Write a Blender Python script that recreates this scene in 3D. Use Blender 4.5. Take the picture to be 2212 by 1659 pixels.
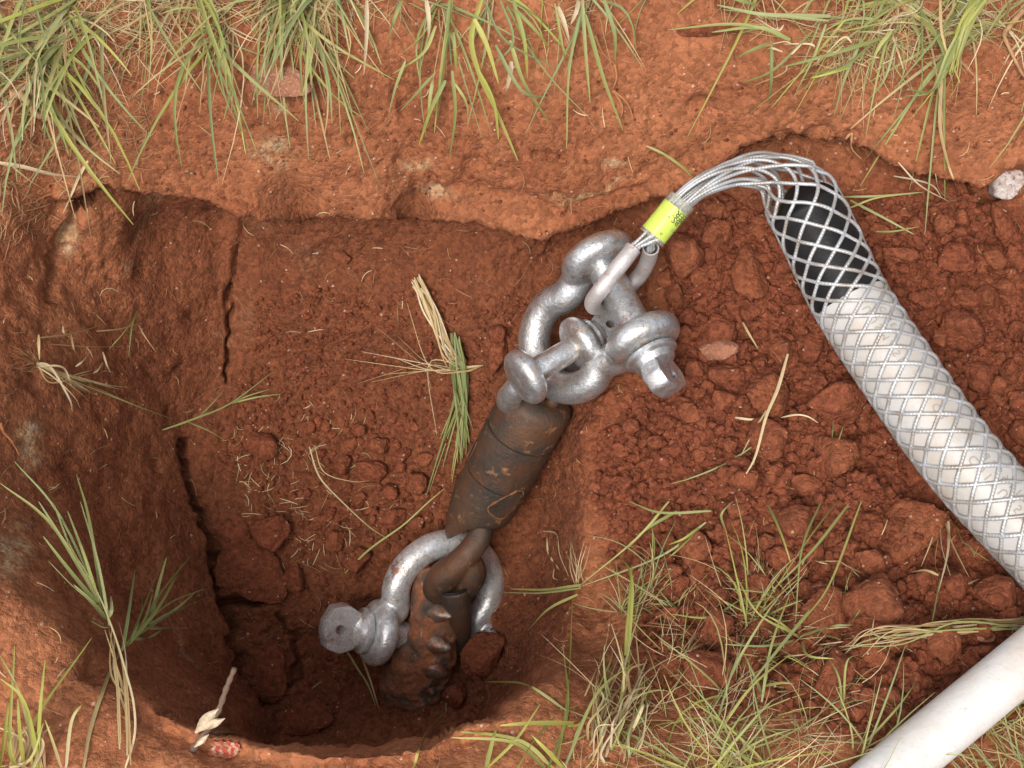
import bpy, bmesh, math, random
import numpy as np
from mathutils import Vector, Matrix, geometry
from mathutils.bvhtree import BVHTree

random.seed(7)
rng = np.random.default_rng(7)
SC = bpy.context.scene
COL = SC.collection
for o in list(bpy.data.objects):
    bpy.data.objects.remove(o)

# ------------------------------------------------------------------ camera
TILT = math.radians(18.0)
DIST = 1.62
HFOV = math.radians(40.0)
AIM = Vector((0, 0, -0.2))
CR = Vector((1, 0, 0))
CU = Vector((0, math.cos(TILT), math.sin(TILT)))
CN = Vector((0, -math.sin(TILT), math.cos(TILT)))          # towards the camera
CAM = AIM + CN * DIST
cd = bpy.data.cameras.new('camera')
cam = bpy.data.objects.new('camera', cd)
COL.objects.link(cam)
cam.location = CAM
cam.rotation_euler = (TILT, 0, 0)
cd.sensor_width = 36
cd.lens = 18 / math.tan(HFOV / 2)
cd.clip_start = 0.02
cd.clip_end = 400
SC.camera = cam

# ------------------------------------------------------------------ world, sun, exposure
SUN_EL, SUN_ROT = math.radians(62), math.radians(212)
world = bpy.data.worlds.new('World')
SC.world = world
world.use_nodes = True
wn = world.node_tree
bg = wn.nodes['Background']
sky = wn.nodes.new('ShaderNodeTexSky')
sky.sky_type = 'NISHITA'
sky.sun_disc = False
sky.sun_elevation = SUN_EL
sky.sun_rotation = SUN_ROT
sky.air_density = 1.0
sky.dust_density = 4.0
sky.ozone_density = 0.6
hs = wn.nodes.new('ShaderNodeHueSaturation')
hs.inputs['Saturation'].default_value = 0.30
wn.links.new(sky.outputs[0], hs.inputs['Color'])
wn.links.new(hs.outputs[0], bg.inputs['Color'])
bg.inputs['Strength'].default_value = 0.13
sd = bpy.data.lights.new('sun', 'SUN')
sd.energy = 1.5
sd.angle = math.radians(22)
sd.color = (1.0, 0.93, 0.84)
sun = bpy.data.objects.new('sun', sd)
COL.objects.link(sun)
sdir = Vector((math.sin(SUN_ROT) * math.cos(SUN_EL), math.cos(SUN_ROT) * math.cos(SUN_EL), math.sin(SUN_EL)))
sun.rotation_euler = sdir.to_track_quat('Z', 'Y').to_euler()
SC.view_settings.view_transform = 'Standard'
SC.view_settings.look = 'None'
SC.view_settings.gamma = 1
SC.view_settings.exposure = 0.61
SC.render.engine = 'CYCLES'
SC.cycles.max_bounces = 4
SC.cycles.diffuse_bounces = 3
SC.cycles.glossy_bounces = 2
SC.cycles.transmission_bounces = 3

# ------------------------------------------------------------------ placing helpers (pixels of a 2212 x 1659 view of the photo -> metres)
FPX = 1106 / math.tan(HFOV / 2)
def ray(px, py):
    return (CR * ((px - 1106) / FPX) + CU * ((829.5 - py) / FPX) - CN)
def cp(px, py, n):                       # point at depth n in front of the reference plane
    return CAM + ray(px, py) * (DIST - n)
def pz(px, py, z):                       # point on the level z
    r = ray(px, py)
    return CAM + r * ((z - CAM.z) / r.z)
def iv(ix, iy, n):                       # direction: right, down in the picture, towards the camera
    return (CR * ix - CU * iy + CN * n).normalized()
def BL(x, y): return (x * .3472, 1083 + y * .3472)          # enlarged views of the photo
def BM(x, y): return (768 + x * .3472, 1083 + y * .3472)
def BR(x, y): return (1444 + x * .3472, 1083 + y * .3472)
def TL(x, y): return (x * .3472, y * .3472)
def TM(x, y): return (768 + x * .3472, y * .3472)
def TR(x, y): return (1444 + x * .3472, y * .3472)
def LM(x, y): return (x * .3472, 549 + y * .3472)
def CM(x, y): return (713 + x * .3307, 521 + y * .3307)
def L6(x, y): return (658 + x * .2976, 1097 + y * .2976)

# ------------------------------------------------------------------ numpy noise
def _hash(ix, iy, iz, s=0):
    h = (ix.astype(np.int64) * 374761393 + iy.astype(np.int64) * 668265263 + iz.astype(np.int64) * 2147483647 + s * 974634777) & 0xFFFFFFFF
    h = ((h ^ (h >> 13)) * 1274126177) & 0xFFFFFFFF
    h = ((h ^ (h >> 16)) * 2246822519) & 0xFFFFFFFF
    return ((h ^ (h >> 15)) & 0xFFFFFF).astype(np.float64) / 0xFFFFFF
def vnoise(p, s=0):
    i = np.floor(p).astype(np.int64)
    f = p - i
    f = f * f * f * (f * (f * 6 - 15) + 10)
    out = 0
    for a in (0, 1):
        wx = f[:, 0] if a else 1 - f[:, 0]
        for b in (0, 1):
            wy = f[:, 1] if b else 1 - f[:, 1]
            for c in (0, 1):
                wz = f[:, 2] if c else 1 - f[:, 2]
                out = out + wx * wy * wz * _hash(i[:, 0] + a, i[:, 1] + b, i[:, 2] + c, s)
    return out * 2 - 1
def fbm(p, octv=4, s=0):
    a, r, tot = 1.0, 0, 0
    for k in range(octv):
        r = r + a * vnoise(p, s + k * 17)
        tot += a
        a *= .5
        p = p * 2.03 + 3.7
    return r / tot
def worley(p, s=0):
    i = np.floor(p).astype(np.int64)
    best = np.full(len(p), 9.0)
    for a in (-1, 0, 1):
        for b in (-1, 0, 1):
            for c in (-1, 0, 1):
                cx, cy, cz = i[:, 0] + a, i[:, 1] + b, i[:, 2] + c
                d = (cx + _hash(cx, cy, cz, s) - p[:, 0]) ** 2 + (cy + _hash(cx, cy, cz, s + 5) - p[:, 1]) ** 2 + (cz + _hash(cx, cy, cz, s + 9) - p[:, 2]) ** 2
                best = np.minimum(best, d)
    return np.sqrt(best)

# ------------------------------------------------------------------ materials
MATS = {}
class NT:
    def __init__(self, name):
        m = bpy.data.materials.new(name)
        m.use_nodes = True
        self.m, self.t = m, m.node_tree
        self.b = self.t.nodes['Principled BSDF']
        MATS[name] = m
    def n(self, typ, **kw):
        nd = self.t.nodes.new(typ)
        for k, v in kw.items():
            if k.startswith('i_'):
                nd.inputs[k[2:].replace('_', ' ')].default_value = v
            else:
                setattr(nd, k, v)
        return nd
    def l(self, a, b):
        self.t.links.new(a, b)
    def pos(self, scale=(1, 1, 1), obj=False):
        g = self.n('ShaderNodeTexCoord').outputs['Object'] if obj else self.n('ShaderNodeNewGeometry').outputs['Position']
        mp = self.n('ShaderNodeMapping')
        mp.inputs['Scale'].default_value = scale
        self.l(g, mp.inputs['Vector'])
        return mp.outputs[0]
    def noise(self, vec, scale, detail=5, rough=.6, lo=.3, hi=.7):
        t = self.n('ShaderNodeTexNoise', i_Scale=scale, i_Detail=detail, i_Roughness=rough)
        self.l(vec, t.inputs['Vector'])
        r = self.n('ShaderNodeMapRange')
        r.inputs['From Min'].default_value = lo
        r.inputs['From Max'].default_value = hi
        self.l(t.outputs['Fac'], r.inputs['Value'])
        return r.outputs[0]
    def mix(self, fac, a, b, typ='MIX'):
        m = self.n('ShaderNodeMix', data_type='RGBA', blend_type=typ)
        for s, v in ((0, fac), (6, a), (7, b)):
            if hasattr(v, 'links'):
                self.l(v, m.inputs[s])
            else:
                m.inputs[s].default_value = v if s == 0 else (v if len(v) == 4 else (*v, 1))
        return m.outputs[2]
    def math(self, op, a, b=0.0):
        m = self.n('ShaderNodeMath', operation=op)
        for s, v in ((0, a), (1, b)):
            if hasattr(v, 'links'):
                self.l(v, m.inputs[s])
            else:
                m.inputs[s].default_value = v
        return m.outputs[0]
    def col(self, c): self.l(c, self.b.inputs['Base Color'])
    def set(self, **kw):
        for k, v in kw.items():
            s = self.b.inputs[k.replace('_', ' ')]
            if hasattr(v, 'links'):
                self.l(v, s)
            else:
                s.default_value = v
    def bump(self, h, dist, strength=1.0, prev=None):
        b = self.n('ShaderNodeBump')
        b.inputs['Distance'].default_value = dist
        b.inputs['Strength'].default_value = strength
        self.l(h, b.inputs['Height'])
        if prev is not None:
            self.l(prev, b.inputs['Normal'])
        self.l(b.outputs[0], self.b.inputs['Normal'])
        return b.outputs[0]

def soil_material(name, stains):
    t = NT(name)
    p = t.pos()
    big = t.noise(p, 9, 3, .55, .33, .67)
    mid = t.noise(p, 45, 4, .65, .3, .7)
    fine = t.noise(p, 300, 3, .75, .28, .72)
    v2 = t.n('ShaderNodeTexVoronoi', i_Scale=190.0)
    t.l(p, v2.inputs['Vector'])
    s2 = t.n('ShaderNodeSeparateColor')
    t.l(v2.outputs['Color'], s2.inputs[0])
    cell = s2.outputs[0]
    c = t.mix(big, (.275, .090, .040), (.375, .142, .066))
    c = t.mix(t.math('MULTIPLY', mid, .6), c, (0.224, 0.059, 0.024))
    if stains:
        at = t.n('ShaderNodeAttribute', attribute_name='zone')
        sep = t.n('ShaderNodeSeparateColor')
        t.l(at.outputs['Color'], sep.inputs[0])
        # r: ochre wall clay, g: mineral streaks, b: redder loose spoil, alpha: painted pit shade
        c = t.mix(t.math('MULTIPLY', sep.outputs[0], .6), c, t.mix(mid, (.40, .160, .070), (.46, .200, .094)))
        grain = t.noise(t.pos((1, 1, .3)), 150, 3, .7, .34, .56)
        c = t.mix(t.math('MULTIPLY', sep.outputs[1], grain), c, t.mix(mid, (.50, .29, .12), (.54, .41, .27)))
        c = t.mix(t.math('MULTIPLY', at.outputs['Alpha'], .88), c, t.mix(mid, (.135, .041, .019), (.195, .062, .028)))  # shade of the pit put into the colour, together with a moist soil tone
        c = t.mix(t.math('MULTIPLY', sep.outputs[2], .85), c, t.mix(mid, (.160, .038, .018), (.225, .058, .028)))
    else:
        oi = t.n('ShaderNodeObjectInfo')
        c = t.mix(t.math('ADD', t.math('MULTIPLY', oi.outputs['Random'], .5), .48), c, t.mix(mid, (.140, .034, .017), (.235, .062, .030)))
    # grain by grain brightness
    c = t.mix(t.math('MULTIPLY', fine, .34), c, (.46, .165, .078))
    g = t.n('ShaderNodeMapRange')
    g.inputs['To Min'].default_value = .62
    g.inputs['To Max'].default_value = 1.22
    t.l(cell, g.inputs['Value'])
    gc = t.n('ShaderNodeCombineColor')
    for k in range(3):
        t.l(g.outputs[0], gc.inputs[k])
    c = t.mix(.85, c, gc.outputs[0], 'MULTIPLY')
    # pale quartz grains
    pick = t.math('GREATER_THAN', s2.outputs[1], .93)
    near = t.math('LESS_THAN', v2.outputs['Distance'], t.math('MULTIPLY', s2.outputs[2], .36))
    c = t.mix(t.math('MULTIPLY', t.math('MULTIPLY', pick, near), .6), c, (.70, .48, .37))
    t.col(c)
    t.set(Roughness=.95)
    t.b.inputs['Specular IOR Level'].default_value = .2
    h = t.math('ADD', t.math('MULTIPLY', v2.outputs['Distance'], -.9), fine)
    h = t.math('ADD', t.math('MULTIPLY', h, .0021), t.math('MULTIPLY', t.noise(p, 80, 3, .65, .2, .8), .0024))
    if stains:
        h = t.math('MULTIPLY', h, t.math('SUBTRACT', 1.0, t.math('MULTIPLY', sep.outputs[0], .5)))
    t.bump(h, 1.0, 1.0)
    return t.m
soil_material('soil', True)
soil_material('clod_soil', False)

def galvanised(name, dark, dirt, metal=.84):
    t = NT(name)
    p = t.pos()
    a = t.noise(p, 85, 5, .75, .38, .62)
    f = t.noise(p, 380, 3, .75, .32, .68)
    c = t.mix(a, tuple(x * dark for x in (.76, .77, .77)), tuple(x * dark for x in (.36, .37, .39)))
    c = t.mix(t.math('MULTIPLY', f, .3), c, tuple(x * dark for x in (.82, .83, .83)))
    d = t.noise(p, 30, 7, .8, .50, .60)
    c = t.mix(t.math('MULTIPLY', d, dirt), c, t.mix(f, (.34, .22, .12), (.48, .36, .22)))
    mud = t.noise(p, 17, 7, .78, .575, .64)
    c = t.mix(t.math('MULTIPLY', mud, .85), c, t.mix(f, (.26, .10, .045), (.38, .17, .085)))
    pits = t.noise(p, 130, 5, .8, .585, .66)
    c = t.mix(t.math('MULTIPLY', pits, .65), c, (.16, .13, .11))
    t.col(c)
    t.set(Metallic=metal, Roughness=t.math('ADD', t.math('MULTIPLY', a, .2), .25))
    t.bump(t.noise(p, 230, 3, .7, .2, .8), .0006, .8)
    return t
galvanised('galvanised_steel', 1.0, .5)
galvanised('galvanised_steel_muddy', 1.15, .35, .6)

t = NT('rusty_steel')
p = t.pos()
c = t.mix(t.noise(p, 22, 5, .6, .35, .65), (.045, .037, .031), (.092, .056, .036))
c = t.mix(t.math('MULTIPLY', t.noise(p, 16, 7, .7, .44, .62), .8), c, (.135, .055, .024))
c = t.mix(t.math('MULTIPLY', t.noise(p, 48, 6, .75, .58, .68), .7), c, (.42, .20, .085))
t.col(c)
t.set(Metallic=.35, Roughness=t.noise(p, 60, 4, .6, -.6, 1.2))
t.bump(t.noise(p, 190, 5, .65, .2, .8), .0014, .6)
t = NT('orange_rust')
p = t.pos()
t.col(t.mix(t.noise(p, 160, 5), (.10, .045, .018), (.28, .11, .035)))
t.set(Roughness=.85)
t.bump(t.noise(p, 400, 4), .001, .8)
t = NT('muddy_steel')
p = t.pos()
m = t.noise(p, 26, 6, .65, .40, .56)
c = t.mix(m, (.10, .075, .058), t.mix(t.noise(p, 200, 5), (.24, .082, .036), (.40, .15, .068)))
c = t.mix(t.math('MULTIPLY', t.noise(t.pos((1, .2, 1)), 130, 6, .7, .6, .72), .6), c, (.55, .42, .34))
t.col(c)
t.set(Roughness=t.math('ADD', t.math('MULTIPLY', m, .5), .42), Metallic=t.math('MULTIPLY', t.math('SUBTRACT', 1.0, m), .4))
t.bump(t.noise(p, 110, 7, .7, .2, .8), .004, .8)
t = NT('tooth_steel')
p = t.pos()
t.col(t.mix(t.noise(p, 55, 6, .75, .44, .54), (.24, .20, .17), t.mix(t.noise(p, 200, 4), (.19, .062, .03), (.28, .10, .048))))
t.set(Metallic=.6, Roughness=.42)
t.bump(t.noise(p, 200, 4), .001, .5)

t = NT('wire_rope')
p = t.pos()
t.col(t.mix(t.noise(p, 40, 4, .6, .40, .68), (.50, .51, .52), (.33, .29, .25)))
t.set(Metallic=.45, Roughness=.45)
uv = t.n('ShaderNodeUVMap')
wv = t.n('ShaderNodeTexWave', i_Scale=1.0)
wv.bands_direction = 'DIAGONAL'
mp = t.n('ShaderNodeMapping')
mp.inputs['Scale'].default_value = (170, .9, 1)
t.l(uv.outputs[0], mp.inputs['Vector'])
t.l(mp.outputs[0], wv.inputs['Vector'])
t.bump(wv.outputs['Fac'], .0005, .5)

t = NT('aluminium_tube')
p = t.pos()
c = t.mix(t.noise(p, 50, 5, .6, .35, .65), (.62, .57, .55), (.45, .41, .40))
c = t.mix(t.math('MULTIPLY', t.noise(p, 90, 6, .7, .58, .68), .7), c, (.32, .17, .10))
t.col(c)
t.set(Metallic=.45, Roughness=.5)
t.bump(t.noise(p, 250, 4), .0006, .5)
t = NT('yellow_label')
p = t.pos()
c = t.mix(t.noise(p, 90, 5, .75, .56, .68), (.66, .84, .012), (.36, .38, .05))
t.col(c)
t.set(Roughness=.32)
t.b.inputs['Emission Color'].default_value = (0, 0, 0, 1)
t = NT('clear_plastic')
t.b.inputs['Base Color'].default_value = (.80, .80, .70, 1)
t.set(Roughness=.25, IOR=1.3)
t.b.inputs['Transmission Weight'].default_value = .75
t.b.inputs['Alpha'].default_value = .55
t = NT('black_print')
t.b.inputs['Base Color'].default_value = (.035, .045, .02, 1)
t.set(Roughness=.6)
t = NT('brown_print')
t.b.inputs['Base Color'].default_value = (.30, .26, .22, 1)
t.set(Roughness=.7)
t = NT('black_tape')
p = t.pos()
t.col(t.mix(t.noise(p, 40, 5), (.006, .006, .007), (.016, .015, .015)))
t.set(Roughness=.5)
t.b.inputs['Specular IOR Level'].default_value = .22
t.bump(t.noise(p, 60, 3, .5, .2, .8), .002, .5)
def white_plastic(name, warm, k=1.0):
    t = NT(name)
    p = t.pos()
    c = t.mix(t.noise(p, 14, 5, .6, .35, .65), tuple(q * k for q in (.54, .53, .52)), tuple(q * k for q in (.48, .45, .41)))
    c = t.mix(t.math('MULTIPLY', t.noise(p, 28, 6, .7, .54, .68), warm), c, (.50, .33, .20))
    c = t.mix(t.math('MULTIPLY', t.noise(p, 150, 6, .75, .58, .72), .5), c, (.42, .27, .18))
    c = t.mix(t.math('MULTIPLY', t.noise(t.pos((1, 1, 1)), 11, 6, .7, .50, .72), .4), c, (.50, .33, .22))
    t.col(c)
    t.set(Roughness=.42)
    t.bump(t.noise(p, 120, 4), .0006, .5)
white_plastic('white_conduit_plastic', .28, .90)
white_plastic('white_pipe_plastic', .12, 1.28)

t = NT('grass_blade')
at = t.n('ShaderNodeAttribute', attribute_name='tint')
p = t.pos()
c = t.mix(t.math('MULTIPLY', t.noise(p, 160, 3), .25), at.outputs['Color'], (.36, .27, .12))
t.col(c)
t.set(Roughness=.55)
tr = t.n('ShaderNodeBsdfTranslucent')
t.l(c, tr.inputs['Color'])
ms = t.n('ShaderNodeMixShader')
ms.inputs[0].default_value = .30
out = t.t.nodes['Material Output']
t.l(t.b.outputs[0], ms.inputs[1])
t.l(tr.outputs[0], ms.inputs[2])
t.l(ms.outputs[0], out.inputs['Surface'])
t = NT('dry_plant')
at = t.n('ShaderNodeAttribute', attribute_name='tint')
p = t.pos()
t.col(t.mix(t.math('MULTIPLY', t.noise(p, 120, 5), .45), at.outputs['Color'], (.22, .11, .05)))
t.set(Roughness=.85)
t.bump(t.noise(p, 300, 4), .001, .6)
t = NT('granite')
p = t.pos()
c = t.mix(t.noise(p, 110, 5, .7, .42, .58), (.82, .75, .70), (.58, .45, .40))
c = t.mix(t.noise(p, 260, 4, .7, .56, .64), c, (.20, .15, .15))
t.col(c)
t.set(Roughness=.75)
t.bump(t.noise(p, 150, 6, .7), .004, .8)
t = NT('pink_sandstone')
p = t.pos()
c = t.mix(t.noise(p, 120, 6, .7, .35, .65), (.46, .19, .11), (.36, .15, .08))
c = t.mix(t.noise(p, 320, 4, .7, .55, .68), c, (.62, .40, .32))
t.col(c)
t.set(Roughness=.85)
t.bump(t.noise(p, 220, 6, .7), .003, .8)
t = NT('red_wrapper_paper')
mp = t.n('ShaderNodeMapping')
t.l(t.n('ShaderNodeUVMap').outputs[0], mp.inputs['Vector'])
mp.inputs['Rotation'].default_value = (0, 0, .5)
wv = t.n('ShaderNodeTexWave', i_Scale=.42, i_Distortion=2.5, i_Detail=3.0)
t.l(mp.outputs[0], wv.inputs['Vector'])
rp = t.math('GREATER_THAN', t.math('ADD', wv.outputs['Fac'], t.math('MULTIPLY', t.noise(t.pos(), 70, 4, .7, .3, .7), 2.2)), 1.75)
c = t.mix(rp, (.40, .03, .035), (.50, .33, .22))
c = t.mix(t.math('MULTIPLY', t.noise(t.pos(), 150, 5, .7, .40, .58), .8), c, (.30, .12, .055))
t.col(c)
t.set(Roughness=.6)

# ------------------------------------------------------------------ mesh helpers
class MB:
    def __init__(self):
        self.v, self.f, self.c, self.uv = [], [], [], {}
    def quad_strip_rings(self, rings, closed=True, caps=True, col=None, uvlen=None):
        base = len(self.v)
        n = len(rings[0])
        for k, r in enumerate(rings):
            for j, q in enumerate(r):
                if uvlen is not None:
                    self.uv[len(self.v)] = (uvlen[k], j / n)
                self.v.append(tuple(q))
                if col is not None:
                    self.c.append(col)
        m = n if closed else n - 1
        for k in range(len(rings) - 1):
            for j in range(m):
                a = base + k * n + j
                b = base + k * n + (j + 1) % n
                self.f.append((a, b, b + n, a + n))
        if caps and closed:
            self.f.append(tuple(base + j for j in range(n))[::-1])
            e = base + (len(rings) - 1) * n
            self.f.append(tuple(e + j for j in range(n)))
    def sweep(self, pts, radii, seg=12, caps=True, col=None, flat=1.0, ref=None):
        pts = [Vector(q) for q in pts]
        if not hasattr(radii, '__len__'):
            radii = [radii] * len(pts)
        fr = frames(pts, ref)
        rings, ul, s = [], [], 0
        for k, q in enumerate(pts):
            if k:
                s += (q - pts[k - 1]).length
            ul.append(s)
            _, a, b = fr[k]
            rings.append([q + (a * math.cos(2 * math.pi * j / seg) + b * math.sin(2 * math.pi * j / seg) * flat) * radii[k] for j in range(seg)])
        self.quad_strip_rings(rings, True, caps, col, ul)
    def lathe(self, prof, org, ax, seg=32, caps=True):
        ax = Vector(ax).normalized()
        a = ax.orthogonal().normalized()
        b = ax.cross(a)
        org = Vector(org)
        rings = [[org + ax * x + (a * math.cos(2 * math.pi * j / seg) + b * math.sin(2 * math.pi * j / seg)) * max(r, 1e-5) for j in range(seg)] for x, r in prof]
        self.quad_strip_rings(rings, True, caps)
    def ribbon(self, pts, w0, col, up=None, w1=.15, coltip=None, fold=.25):
        pts = [Vector(q) for q in pts]
        n = len(pts)
        base = len(self.v)
        up = up or Vector((random.gauss(0, .5), random.gauss(0, .5), 1)).normalized()
        for k, q in enumerate(pts):
            tg = (pts[min(k + 1, n - 1)] - pts[max(k - 1, 0)])
            if tg.length < 1e-9:
                tg = Vector((0, 0, 1))
            tg.normalize()
            sd_ = tg.cross(up)
            if sd_.length < .05:
                sd_ = tg.orthogonal()
            sd_.normalize()
            nn = sd_.cross(tg)
            u = k / (n - 1)
            w = w0 * .5 * ((.55 + .45 * min(1, u * 5)) * (1 - u) ** .6 + w1 * u) if n > 2 else w0 * .5
            cc = col if coltip is None else tuple(col[i] * (1 - u) + coltip[i] * u for i in range(3))
            for q2 in (q - sd_ * w, q - nn * w * fold * 2, q + sd_ * w):
                self.v.append(tuple(q2))
                self.c.append(cc)
        for k in range(n - 1):
            a = base + k * 3
            self.f.append((a, a + 1, a + 4, a + 3))
            self.f.append((a + 1, a + 2, a + 5, a + 4))

def frames(pts, ref=None):
    n = len(pts)
    out = []
    prev = None
    for k in range(n):
        tg = (pts[min(k + 1, n - 1)] - pts[max(k - 1, 0)])
        tg.normalize()
        if prev is None:
            a = Vector(ref) if ref is not None else tg.orthogonal()
        else:
            a = prev
        a = (a - tg * a.dot(tg))
        if a.length < 1e-6:
            a = tg.orthogonal()
        a.normalize()
        prev = a
        out.append((tg, a, tg.cross(a)))
    return out

def spline(pts, per=8):
    P = [np.array(q, float) for q in pts]
    P = [2 * P[0] - P[1]] + P + [2 * P[-1] - P[-2]]
    out = []
    for i in range(1, len(P) - 2):
        a, b, c, d = P[i - 1], P[i], P[i + 1], P[i + 2]
        for k in range(per):
            u = k / per
            out.append(.5 * (2 * b + (c - a) * u + (2 * a - 5 * b + 4 * c - d) * u * u + (3 * b - 3 * c + d - a) * u ** 3))
    out.append(P[-2])
    return out

ORG = {}
def tag(o, label=None, cat=None, group=None, kind=None):
    for k, v in (('label', label), ('category', cat), ('group', group), ('kind', kind)):
        if v:
            o[k] = v
    return o
def thing(name, loc, label, cat, group=None):
    o = bpy.data.objects.new(name, None)
    o.empty_display_size = .02
    COL.objects.link(o)
    o.location = loc
    ORG[o.name] = Vector(loc)
    return tag(o, label, cat, group)
def link(name, me, mat, parent=None, org=(0, 0, 0), smooth=True):
    o = bpy.data.objects.new(name, me)
    COL.objects.link(o)
    if mat:
        me.materials.clear()
        me.materials.append(MATS[mat])
    if smooth:
        me.polygons.foreach_set('use_smooth', [True] * len(me.polygons))
    org = Vector(org)
    if parent is not None:
        o.parent = parent
        o.location = org - ORG[parent.name]
    else:
        o.location = org
    ORG[o.name] = org
    return o
def obj(name, mb, mat, parent=None, smooth=True, org=None, sharp=None):
    if org is None:
        org = ORG[parent.name] if parent is not None else Vector(np.mean(np.array(mb.v), axis=0))
    org = Vector(org)
    V = np.array([tuple(q) for q in mb.v]) - np.array(org)
    me = bpy.data.meshes.new(name)
    me.from_pydata(V.tolist(), [], mb.f)
    if mb.c and len(mb.c) == len(mb.v):
        ca = me.color_attributes.new('tint', 'FLOAT_COLOR', 'POINT')
        ca.data.foreach_set('color', np.c_[np.array(mb.c), np.ones(len(mb.c))].astype(np.float32).ravel())
    if mb.uv:
        ul = me.uv_layers.new(name='UVMap')
        li = np.empty(len(me.loops), dtype=np.int32)
        me.loops.foreach_get('vertex_index', li)
        ua = np.zeros((len(mb.v), 2), np.float32)
        for k, q in mb.uv.items():
            ua[k] = q
        ul.data.foreach_set('uv', ua[li].ravel())
    me.update()
    o = link(name, me, mat, parent, org, smooth)
    if sharp:
        me.set_sharp_from_angle(angle=math.radians(sharp))
    return o

# ------------------------------------------------------------------ ground: one sheet, pit included
FX0, FX1, FY0, FY1, ST = -.70, .70, -.57, .50, .0022
def axis(a, b):
    core = list(np.arange(a, b + ST / 2, ST))
    lo, hi, s = [], [], ST
    x, y = core[0], core[-1]
    while x > a - 45:
        s *= 1.35
        x -= s; lo.append(x)
        y += s; hi.append(y)
    return np.array(lo[::-1] + core + hi)
GX, GY = axis(FX0, FX1), axis(FY0, FY1)

ctrl, segs = [], []
def add_pts(lst):
    for px, py, z in lst:
        q = pz(px, py, z)
        ctrl.append((q.x, q.y, z))
def add_line(lst, drop=None, dy=.005, z2=None):
    W = [pz(px, py, z) for px, py, z in lst]
    i0 = len(ctrl)
    for q in W:
        ctrl.append((q.x, q.y, q.z))
    segs.extend((i0 + k, i0 + k + 1) for k in range(len(W) - 1))
    if drop:
        i0 = len(ctrl)
        for q in W:
            ctrl.append((q.x, q.y - dy, q.z - drop))
        segs.extend((i0 + k, i0 + k + 1) for k in range(len(W) - 1))
RIM = [(-300, 330, 0), (-100, 300, 0), (60, 250, -.01), (170, 130, -.01), (400, 110, -.01), (620, 180, -.02), (820, 70, 0), (1000, 30, 0), (1250, 60, -.01), (1450, 30, 0), (1650, 110, -.01), (1900, 130, -.01), (2100, 140, 0), (2350, 150, 0), (2600, 150, 0)]
LIP = [(130, 410, -.10), (230, 385, -.12), (330, 398, -.145), (450, 425, -.16), (550, 462, -.175), (700, 468, -.185), (850, 478, -.19), (950, 472, -.19), (1060, 482, -.197), (1170, 506, -.21), (1260, 475, -.20), (1380, 440, -.185), (1480, 400, -.16), (1560, 350, -.135), (1650, 310, -.115), (1750, 295, -.105), (1830, 300, -.10), (1950, 345, -.115), (2060, 385, -.13), (2110, 395, -.13), (2170, 350, -.11), (2260, 330, -.10), (2500, 300, -.08)]
FRONT = [(-250, 1150, -.03), (-80, 1200, -.05), (90, 1290, -.07), (200, 1400, -.075), (310, 1500, -.07), (430, 1570, -.05), (560, 1602, -.04), (700, 1615, -.03), (900, 1603, -.03), (965, 1572, -.04), (1100, 1535, -.06), (1200, 1470, -.1)]
add_line(RIM)
add_line(LIP, .05)
add_line(FRONT)
add_pts([(-200, 400, -.06), (100, 330, -.07), (300, 250, -.065), (600, 300, -.085), (900, 250, -.08), (1200, 260, -.085), (1450, 230, -.08), (1650, 230, -.065), (1850, 230, -.07), (2050, 260, -.07), (2300, 230, -.05)])
add_pts([(150, 520, -.21), (300, 520, -.265), (450, 560, -.33), (520, 620, -.37), (700, 590, -.365), (900, 590, -.365), (1050, 590, -.35), (1200, 620, -.32), (1350, 600, -.28),
         (1450, 520, -.24), (1550, 440, -.22), (1650, 500, -.19), (1800, 400, -.17), (1950, 480, -.17), (2100, 500, -.17), (2250, 450, -.15)])
add_pts([(650, 800, -.46), (800, 800, -.46), (950, 800, -.43), (1050, 800, -.39), (1180, 780, -.32), (1300, 780, -.27), (560, 900, -.48), (700, 1000, -.51), (850, 1000, -.5), (600, 1150, -.53), (800, 1200, -.54), (1000, 1200, -.53),
         (600, 1400, -.56), (800, 1450, -.58), (900, 1380, -.58), (1000, 1450, -.57), (1120, 1350, -.54), (1150, 1200, -.50), (1185, 1150, -.48), (1178, 1290, -.52), (1180, 1040, -.44), (1100, 1000, -.45), (1180, 950, -.39), (600, 1565, -.56), (850, 1585, -.56), (1050, 1520, -.55)])
add_line([(1300, 880, -.275), (1278, 950, -.285), (1268, 1050, -.295), (1252, 1150, -.31), (1238, 1290, -.31), (1222, 1400, -.25)])
add_pts([(1400, 1000, -.27), (1400, 1200, -.28), (1380, 1400, -.22), (1450, 800, -.23), (1600, 800, -.21), (1600, 1000, -.21), (1600, 1200, -.2), (1600, 1400, -.14), (1800, 700, -.19), (1800, 1000, -.2), (1800, 1300, -.15),
         (2000, 700, -.18), (2050, 900, -.22), (2000, 1200, -.18), (2200, 800, -.19), (2200, 1100, -.2), (2350, 900, -.18), (1800, 1500, -.09), (2100, 1450, -.09), (2300, 1300, -.12), (1500, 1550, -.08), (1300, 1560, -.07),
         (2100, 1700, -.05), (1500, 1720, -.03), (1100, 1720, -.03), (600, 1760, -.02), (2500, 1700, -.02), (2600, 1200, -.06), (2600, 700, -.06)])
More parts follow.
